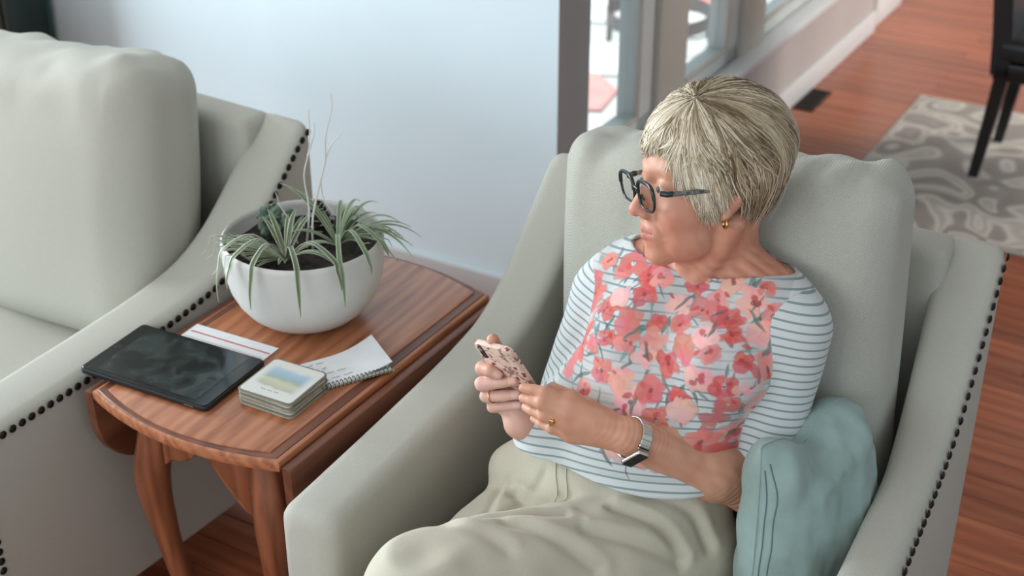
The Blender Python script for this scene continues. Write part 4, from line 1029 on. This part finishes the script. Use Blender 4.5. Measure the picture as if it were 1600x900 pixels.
# ------------------------------------------------------------ hair
HCc = np.array([0, -.022, .047]); HR = np.array([.0900, .1120, .0970])
def rotm(ax, deg):
    a = R(deg); c, n_ = math.cos(a), math.sin(a)
    return np.array([[1, 0, 0], [0, c, -n_], [0, n_, c]]) if ax == 0 else np.array([[c, 0, n_], [0, 1, 0], [-n_, 0, c]])
HPOLE = rotm(1, 24)@rotm(0, -30)     # the whorl sits forward and to her left of the crown
def hair_dirs(PS, PH): return np.stack([np.sin(PS)*np.sin(PH), np.sin(PS)*np.cos(PH), np.cos(PS)], -1)@HPOLE.T
def z_end(az):                        # how far down the hair reaches, by direction round the head (0 = face, +90 = her left)
    return np.interp(np.degrees(az), [-180, -140, -100, -60, -42, -25, 0, 22, 38, 46, 62, 80, 95, 112, 140, 180], [-.060, -.052, -.036, -.046, .010, .034, .050, .054, .034, -.020, -.050, -.044, -.022, -.028, -.050, -.060])
class Hair(Group):
    def __call__(s, P):
        Q = to_head(P); e = ell(HCc, HR*.975)[0](Q)
        n1 = unit((0, 1, -.85)).astype(f32); cutf = (Q-np.array([0, .052, .030], f32))@n1        # face opening
        d = smax(e, cutf, .012)
        d = smax(d, (-.048-.25*np.clip(-Q[:, 1]-.02, 0, 1)-Q[:, 2]).astype(f32), .012)               # lower edge, longer at the nape
        return d*HS
ghair = Hair([], .02, bounds=(HC-.13, HC+.15))
hm, hco = grow(ghair, HC-.15, HC+.17, .0028, 'hair')
prh = np.random.default_rng(5)
ST = []
for c in range(820):
    phi = prh.uniform(-math.pi, math.pi); layer = prh.random()
    p0 = prh.uniform(.02, .42)**1.0 if layer > .35 else prh.uniform(.4, 1.25)
    sw = prh.uniform(-.18, .18)
    gg = np.linspace(p0, 2.9, 70); dd = hair_dirs(gg, phi+sw*((gg-p0)/2.0)**2); qq = HCc+dd*HR; az_ = np.arctan2(qq[:, 0], qq[:, 1]); ze = z_end(az_); zt = np.maximum(ze, -.012); below = np.nonzero(qq[:, 2] < zt)[0]
    if len(below) == 0 or below[0] < 8: continue
    p1 = gg[below[0]]*prh.uniform(.90, 1.02); azm = az_[below[0]]; drop = max(0, zt[below[0]]-ze[below[0]])*prh.uniform(.8, 1.1)
    lf_ = prh.uniform(-.01, .075); back = abs(azm) > 1.75
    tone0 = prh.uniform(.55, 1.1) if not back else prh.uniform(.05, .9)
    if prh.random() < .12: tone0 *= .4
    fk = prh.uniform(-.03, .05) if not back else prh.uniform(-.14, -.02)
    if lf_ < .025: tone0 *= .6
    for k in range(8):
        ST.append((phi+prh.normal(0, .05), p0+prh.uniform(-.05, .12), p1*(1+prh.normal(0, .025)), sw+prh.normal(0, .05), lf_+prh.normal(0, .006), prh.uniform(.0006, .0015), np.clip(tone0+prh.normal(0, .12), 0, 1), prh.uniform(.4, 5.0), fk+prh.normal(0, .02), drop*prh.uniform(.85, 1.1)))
ST = np.array(ST); n = 10; t = np.linspace(0, 1, n)[None]; col_ = lambda k: ST[:, k:k+1]
PH = col_(0)+col_(3)*t*t+col_(7)*np.sin(t*5+col_(0)*9)*.022; PS = col_(1)+(col_(2)-col_(1))*t
K = 1+col_(4)*(1-.5*t)+col_(8)*t**3
D = hair_dirs(PS, PH)
Q = HCc+D*HR*K[..., None]; Q[..., 0] += .016*np.clip(1-t*1.6, 0, 1)*np.sign(np.sin(PH))*0; Q[..., 2] -= col_(9)*np.clip((t-.5)/.5, 0, 1)**1.2
Q[..., 1] += .020*np.clip((t-.5)/.5, 0, 1)**1.4*np.clip((-Q[..., 1]-.02)*25, 0, 1)      # tapers in at the nape
P = from_head(Q.reshape(-1, 3)).reshape(-1, n, 3)
Tn = np.gradient(P, axis=1); Tn /= np.linalg.norm(Tn, axis=2)[..., None]+1e-9
O = P-from_head(HCc); O -= Tn*(O*Tn).sum(2)[..., None]; O /= np.linalg.norm(O, axis=2)[..., None]+1e-9; Sd = np.cross(Tn, O)
rad = (col_(5)*np.array([.7, 1, 1.05, 1.05, 1.05, 1, .95, .85, .6, .2])[None])[..., None]
ringv = [P+Sd*rad, P+O*rad*.6, P-Sd*rad, P-O*rad*.6]
V = np.stack(ringv, 2).reshape(-1, 3).astype(f32); S_ = len(ST)
b = (np.arange(S_)[:, None, None]*n+np.arange(n-1)[None, :, None])*4; k4 = np.arange(4)[None, None]
F = np.stack([b+k4, b+(k4+1) % 4, b+4+(k4+1) % 4, b+4+k4], -1).reshape(-1, 4)
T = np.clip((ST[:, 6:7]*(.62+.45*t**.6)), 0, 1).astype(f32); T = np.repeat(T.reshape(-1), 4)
hs_me = bpy.data.meshes.new('hair'); hs_me.vertices.add(len(V)); hs_me.vertices.foreach_set('co', V.ravel()); hs_me.loops.add(len(F)*4); hs_me.loops.foreach_set('vertex_index', F.astype(np.int32).ravel())
hs_me.polygons.add(len(F)); hs_me.polygons.foreach_set('loop_start', np.arange(0, len(F)*4, 4, dtype=np.int32)); hs_me.update(calc_edges=True); hs_me.polygons.foreach_set('use_smooth', np.ones(len(F), bool))
at = hs_me.attributes.new('tone', 'FLOAT', 'POINT'); at.data.foreach_set('value', np.array(T, f32))
N = NT('ash_blonde_hair'); a1 = N.n('ShaderNodeAttribute', attribute_name='tone'); r = ramp(N, [(0, srgb(112, 92, 68)), (.4, srgb(186, 168, 138)), (1, srgb(240, 230, 208))]); N.l(a1.outputs['Fac'], r.inputs['Fac']); N.l(r.outputs['Color'], N.b.inputs['Base Color']); N.set(Roughness=.42)
MAT['hair'] = N.m; MAT['hair_base'] = plain('ash_blonde_undercoat', srgb(150, 136, 110), .7)
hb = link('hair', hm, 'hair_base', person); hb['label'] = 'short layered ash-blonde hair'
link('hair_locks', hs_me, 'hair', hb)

# ------------------------------------------------------------ eyes
for sx in (1, -1):
    e0 = from_head((sx*.032, .0765, .0005)); e_ = link('eye', mesh('eye', *[x for x in (lambda m_: ([v.co for v in m_.vertices], [tuple(p.vertices) for p in m_.polygons]))(lathe([(.0001, -.0112), (.006, -.0095), (.0098, -.0055), (.0112, 0), (.0098, .0055), (.006, .0095), (.0001, .0112)], 16))]), plain('eye_white', srgb(214, 204, 198), .3), person, e0)
    ir = from_head((sx*.0308, .0884, -.0022)); link('iris', mesh('iris', *[x for x in (lambda m_: ([v.co for v in m_.vertices], [tuple(p.vertices) for p in m_.polygons]))(lathe([(.0001, -.0012), (.0036, -.0008), (.0048, 0), (.0036, .0008), (.0001, .0012)], 14))]), plain('iris_blue_grey', srgb(70, 82, 86), .2), e_, tuple(np.array(ir)-np.array(e0)), Matrix(((HA[0][0], HA[2][0], HA[1][0]), (HA[0][1], HA[2][1], HA[1][1]), (HA[0][2], HA[2][2], HA[1][2]))).to_euler())
    brow = [from_head((sx*x, y_, z_)) for x, y_, z_ in ((.014, .0925, .0225), (.026, .0895, .0265), (.038, .0825, .0265), (.047, .0735, .0225))]

# ------------------------------------------------------------ eyeglasses
gl_ = thing('eyeglasses', 'dark green-black framed reading glasses low on the woman\'s nose', 'glasses', CO, -R(CY))
MAT['frame'] = plain('dark_green_acetate', srgb(24, 40, 40), .25); MAT['temple'] = mottled('patterned_temple', srgb(52, 58, 58), srgb(120, 124, 120), 160, .35)
MAT['hinge'] = plain('hinge_metal', srgb(150, 150, 144), .3, .8)
def rimloop(sx, n=28):
    out = []
    for a in np.linspace(0, 2*math.pi, n, endpoint=False):
        c, s_ = math.cos(a), math.sin(a); x = .0275*math.copysign(abs(c)**.60, c); z_ = .0205*math.copysign(abs(s_)**.66, s_)
        if z_ < 0: x *= 1-.10*abs(z_)/.0205
        out.append((sx*(.0355+x), .1085-.10*abs(x+.0355)**1.5*1.0-.0*z_+.16*z_, -.0105+z_))
    return out
for sx in (1, -1):
    L = rimloop(sx); P3 = [from_head(p) for p in L]; P3.append(P3[0]); P3.append(P3[1])
    rim_o = link('rim', tube(P3, .0019, 7), 'frame', gl_)
    top_p = [from_head((p[0], p[1]+.0006, p[2]+.0008)) for p in L[0:15]]
    link('brow_bar', tube(top_p, .0028, 7), 'frame', rim_o)
    cen = np.mean([from_head(p) for p in L], 0); vs = [cen]+[from_head(p) for p in L]; n = len(L)
    link('lens', mesh('lens', vs, [(0, 1+k, 1+(k+1) % n) for k in range(n)]), 'glass', rim_o)
    link('hinge_block', tube([from_head((sx*.0600, .0955, -.001)), from_head((sx*.0680, .090, -.001)), from_head((sx*.0705, .082, .0)), ], .0042, 8), 'frame', gl_)
    link('temple', tube([from_head((sx*.0705, .083, .0)), from_head((sx*.0750, .055, .002)), from_head((sx*.0770, .02, .004)), from_head((sx*.0780, -.005, .005)), from_head((sx*.0765, -.022, -.008))], .0044, 8, .7), 'temple', gl_)
    link('hinge_emblem', lathe([(.0022, 0), (.0022, .0006), (.0012, .0006), (.0012, 0)], 12), 'hinge', gl_, from_head((sx*.0755, .062, .0018)), Vector(HA[0]*sx).to_track_quat('Z', 'Y').to_euler())
    link('nose_pad', tube([from_head((sx*.0095, .1055, -.013)), from_head((sx*.0125, .1015, -.022))], .0018, 6), 'frame', gl_)
link('bridge', tube([from_head(p) for p in ((-.0105, .1105, -.004), (0, .1135, -.0015), (.0105, .1105, -.004))], .0022, 8), 'frame', gl_)

# ------------------------------------------------------------ jewellery
MAT['gold'] = plain('gold', srgb(206, 166, 104), .25, 1.0)
def loop3(c, ax, r_, n=25):
    ax = unit(ax); t = np.array([0, 0, 1.]) if abs(ax[2]) < .9 else np.array([1., 0, 0]); a = unit(np.cross(ax, t)); b = np.cross(ax, a)
    return [np.array(c)+r_*(a*math.cos(q_)+b*math.sin(q_)) for q_ in np.linspace(0, 2*math.pi, n)]
for sx in (1, -1):
    c = np.array(from_head((sx*.0755, .001, -.0475))); link('earring', tube(loop3(c, HA[1], .0058), np.full(25, .0021), 8), 'gold', person)
rg = np.array(RF_['r']); link('ring', tube(loop3(rg[1]*.62+rg[2]*.38, rg[2]-rg[1], .0101), .0010, 6), 'gold', person)
lg = np.array(LF_['r']); rn = link('ring', tube(loop3(lg[0]*.35+lg[1]*.65, lg[1]-lg[0], .0100), .0014, 6), 'gold', person)
link('ring_setting', softbox(.007, .005, .007, .0015, 3), 'gold', rn, tuple(lg[0]*.35+lg[1]*.65+np.array([.004, -.009, .002])))
def march(fn, o, d, t0=0, t1=.4):
    d = unit(d).astype(f32); t = t0
    for _ in range(80):
        v = float(fn((np.array(o, f32)+d*t)[None])[0])
        if v < .0004: break
        t += max(v*.8, .0004)
        if t > t1: return None
    return np.array(o)+d*t
nk_pts = []
for a in np.linspace(-100, 100, 31):
    an = R(a); out = np.array([math.sin(an), -math.cos(an), 0]); c0 = np.array([.048, .062, .885-.030*math.cos(an)])
    p = march(body_fn, c0+out*.14, -out, 0, .14)
    if p is not None: nk_pts.append(p+out*.0006)
link('necklace', tube(nk_pts, .0006, 5), 'gold', person)

# ------------------------------------------------------------ wristband on the left wrist
wb = thing('wristband', 'silver link wristband with black display on the woman\'s left wrist', 'wristband', CO, -R(CY))
ax = unit(np.array(L_EL)-np.array(L_WR)); wc = np.array(L_WR)+ax*.006
cam_l = np.array([.66, -1.70, 1.85]); vw = unit(cam_l-wc); e1 = unit(vw-ax*(vw@ax)); e2 = np.cross(ax, e1)
if e2[2] > 0: e2 = -e2
MAT['steel'] = plain('brushed_silver', srgb(206, 204, 198), .3, .9); MAT['display'] = plain('black_display', srgb(10, 12, 14), .1)
def facing(n_, a_):   # matrix with local z = n_, local y = a_
    n_ = unit(n_); y_ = unit(np.array(a_)-n_*(np.array(a_)@n_)); x_ = np.cross(y_, n_)
    return Matrix(((x_[0], y_[0], n_[0]), (x_[1], y_[1], n_[1]), (x_[2], y_[2], n_[2]))).to_euler()
lk = boxm(-.0037, .0037, -.0085, .0085, -.0012, .0012, .0007, 1); lk.materials.append(MAT['steel'])
def on_wrist(an):
    out = e1*math.cos(an)+e2*math.sin(an); p = march(body_fn, wc+out*.07, -out, 0, .07); return (p if p is not None else wc+out*.027), out
for k in range(22):
    an = R(-158+k*14.4)
    if R(18) < an < R(88): continue
    p, out = on_wrist(an); link('band_link', lk, None, wb, tuple(p+out*.0016), facing(out, ax))
p, out = on_wrist(R(54)); case = link('display_case', softbox(.040, .0195, .007, .003, 5), 'steel', wb, tuple(p+out*.0036), facing(out, ax))
link('display', boxm(-.0180, .0180, -.0084, .0084, .0031, .0041, .0004, 1), 'display', case)
p, out = on_wrist(R(16)); link('clasp_bar', boxm(-.0012, .0012, -.009, .009, -.001, .003, .0004, 1), 'display', wb, tuple(p+out*.0016), facing(out, ax))

# ------------------------------------------------------------ phone
ph_c = np.array([-.1537, -.1691, .747]); ph_w = np.array([.9609, -.2137, .1762]); ph_l = np.array([.2516, .4081, -.8776]); ph_n = -np.array([.1156, .8876, .4459])
phone = thing('smartphone', 'smartphone in a pink floral case held in the woman\'s hands', 'phone', CO, -R(CY))
E_ = Matrix(((ph_w[0], -ph_l[0], ph_n[0]), (ph_w[1], -ph_l[1], ph_n[1]), (ph_w[2], -ph_l[2], ph_n[2]))).to_euler()
N = NT('floral_case'); tc = N.n('ShaderNodeTexCoord'); vo = N.n('ShaderNodeTexVoronoi', i_Scale=70, i_Randomness=1.0); no = N.n('ShaderNodeTexNoise', i_Scale=55, i_Detail=3, i_Distortion=1.5)
N.l(tc.outputs['Object'], no.inputs['Vector']); dm = N.n('ShaderNodeVectorMath', operation='MULTIPLY_ADD'); dm.inputs[1].default_value = (.02,)*3; N.l(no.outputs['Color'], dm.inputs[0]); N.l(tc.outputs['Object'], dm.inputs[2]); N.l(dm.outputs[0], vo.inputs['Vector'])
r = ramp(N, [(.0, srgb(120, 46, 50)), (.22, srgb(150, 76, 72)), (.34, srgb(226, 200, 184)), (.62, srgb(222, 190, 174)), (.75, srgb(110, 84, 66)), (.9, srgb(214, 176, 160))]); N.l(vo.outputs['Distance'], r.inputs['Fac']); 
N.l(r.outputs['Color'], N.b.inputs['Base Color']); N.set(Roughness=.3); MAT['case'] = N.m
cs = link('case', prism(rr_poly(.069, .139, .009), -.0048, .0048, .0022, 2), 'case', phone, tuple(ph_c), E_)
link('screen', prism(rr_poly(.063, .133, .007), -.0052, -.0046), 'display', cs)
link('camera_strip', prism([(x-.0235, y+.052) for x, y in rr_poly(.010, .026, .0045)], .0046, .0056, .0004, 1), 'black_case', cs)
link('camera_lens', lathe([(.0034, 0), (.0034, .0012), (.0022, .0014), (.0001, .0010)], 14), 'steel', cs, (-.0235, .059, .0054))
link('side_buttons', boxm(-.0352, -.0342, .018, .034, -.0014, .0014, .0004, 1), 'hinge', cs)

# ------------------------------------------------------------ teal pillow wedged between the woman and the chair arm
pl = thing('throw_pillow', 'pale teal throw pillow wedged between the woman and the chair arm', 'pillow', CO, -R(CY))
pc4 = [np.array(p) for p in ((.205, -.135, .722), (.272, .090, .725), (.312, .085, .450), (.232, -.225, .430))]
pn = unit(np.cross(pc4[1]-pc4[0], pc4[3]-pc4[0])); pn = pn if pn[0] > 0 else -pn
def pil(u, v, side):
    a = (1-u)/2; b = (1+u)/2; c = (1-v)/2; d_ = (1+v)/2
    p = pc4[0]*a*c+pc4[1]*b*c+pc4[2]*b*d_+pc4[3]*a*d_
    th = .072*(max(0, 1-u*u)**.5*max(0, 1-v*v)**.5)**.8
    pin = .10*(u*u*v*v); mid = (pc4[0]+pc4[1]+pc4[2]+pc4[3])/4
    edge_in = .06*((1-u*u)*v*v+(1-v*v)*u*u)                     # edges draw in between the pointed corners
    p = p+(mid-p)*edge_in
    if u > 0 or v > 0: p = p+(mid-p)*.20*(u*u*v*v)*max(0, u, v)     # only the front top corner stays sharply pointed
    dent = .035*math.exp(-((u+.15)/.35)**2-((v+.95)/.40)**2)     # pressed down by her elbow
    w = .010*noise.noise(Vector((u*2.3, v*2.3, side*3)))+.006*noise.noise(Vector((u*7, v*3.2, side*5+2)))*(1-abs(u)**4)
    fold = .007*math.sin(9*u+5*v)*math.exp(-((v+.8)/.35)**2)
    return p+pn*side*(th+(w+fold)*min(1, th/.02))+np.array([0, 0, -1])*dent
V = []; F = []; n = 44
for side in (1, -1):
    b0 = len(V)
    for i in range(n+1):
        for j in range(n+1): V.append(pil(math.sin((i/n-.5)*math.pi), math.sin((j/n-.5)*math.pi), side))
    for i in range(n):
        for j in range(n):
            a = b0+i*(n+1)+j; q_ = (a, a+1, a+n+2, a+n+1); F.append(q_ if side > 0 else q_[::-1])
me = mesh('cover', V, F, True); bmx = bmesh.new(); bmx.from_mesh(me); bmesh.ops.remove_doubles(bmx, verts=bmx.verts, dist=.0005); bmesh.ops.recalc_face_normals(bmx, faces=bmx.faces); bmx.to_mesh(me); bmx.free()
link('cover', me, 'teal', pl)
sm_ = [pil(math.sin(t), -1, 1) for t in np.linspace(-1.57, 1.57, 24)]+[pil(1, math.sin(t), 1) for t in np.linspace(-1.57, 1.57, 24)]+[pil(-math.sin(t), 1, 1) for t in np.linspace(-1.57, 1.57, 24)]+[pil(-1, -math.sin(t), 1) for t in np.linspace(-1.57, 1.57, 24)]
sm_ = [p for i, p in enumerate(sm_) if i == 0 or np.linalg.norm(p-sm_[i-1]) > .0008]
link('edge_seam', tube(sm_, .0022, 6), 'teal', pl)
st = [pil(-.965, v_, 1)+pn*.0008 for v_ in np.linspace(-.86, .95, 26)]; link('stitch_line', tube(st, .0011, 5), 'teal_dark', pl)
st = [pil(-.995, v_, 1)+pn*.0010 for v_ in np.linspace(-.80, .95, 26)]; link('stitch_line', tube(st, .0011, 5), 'teal_dark', pl)
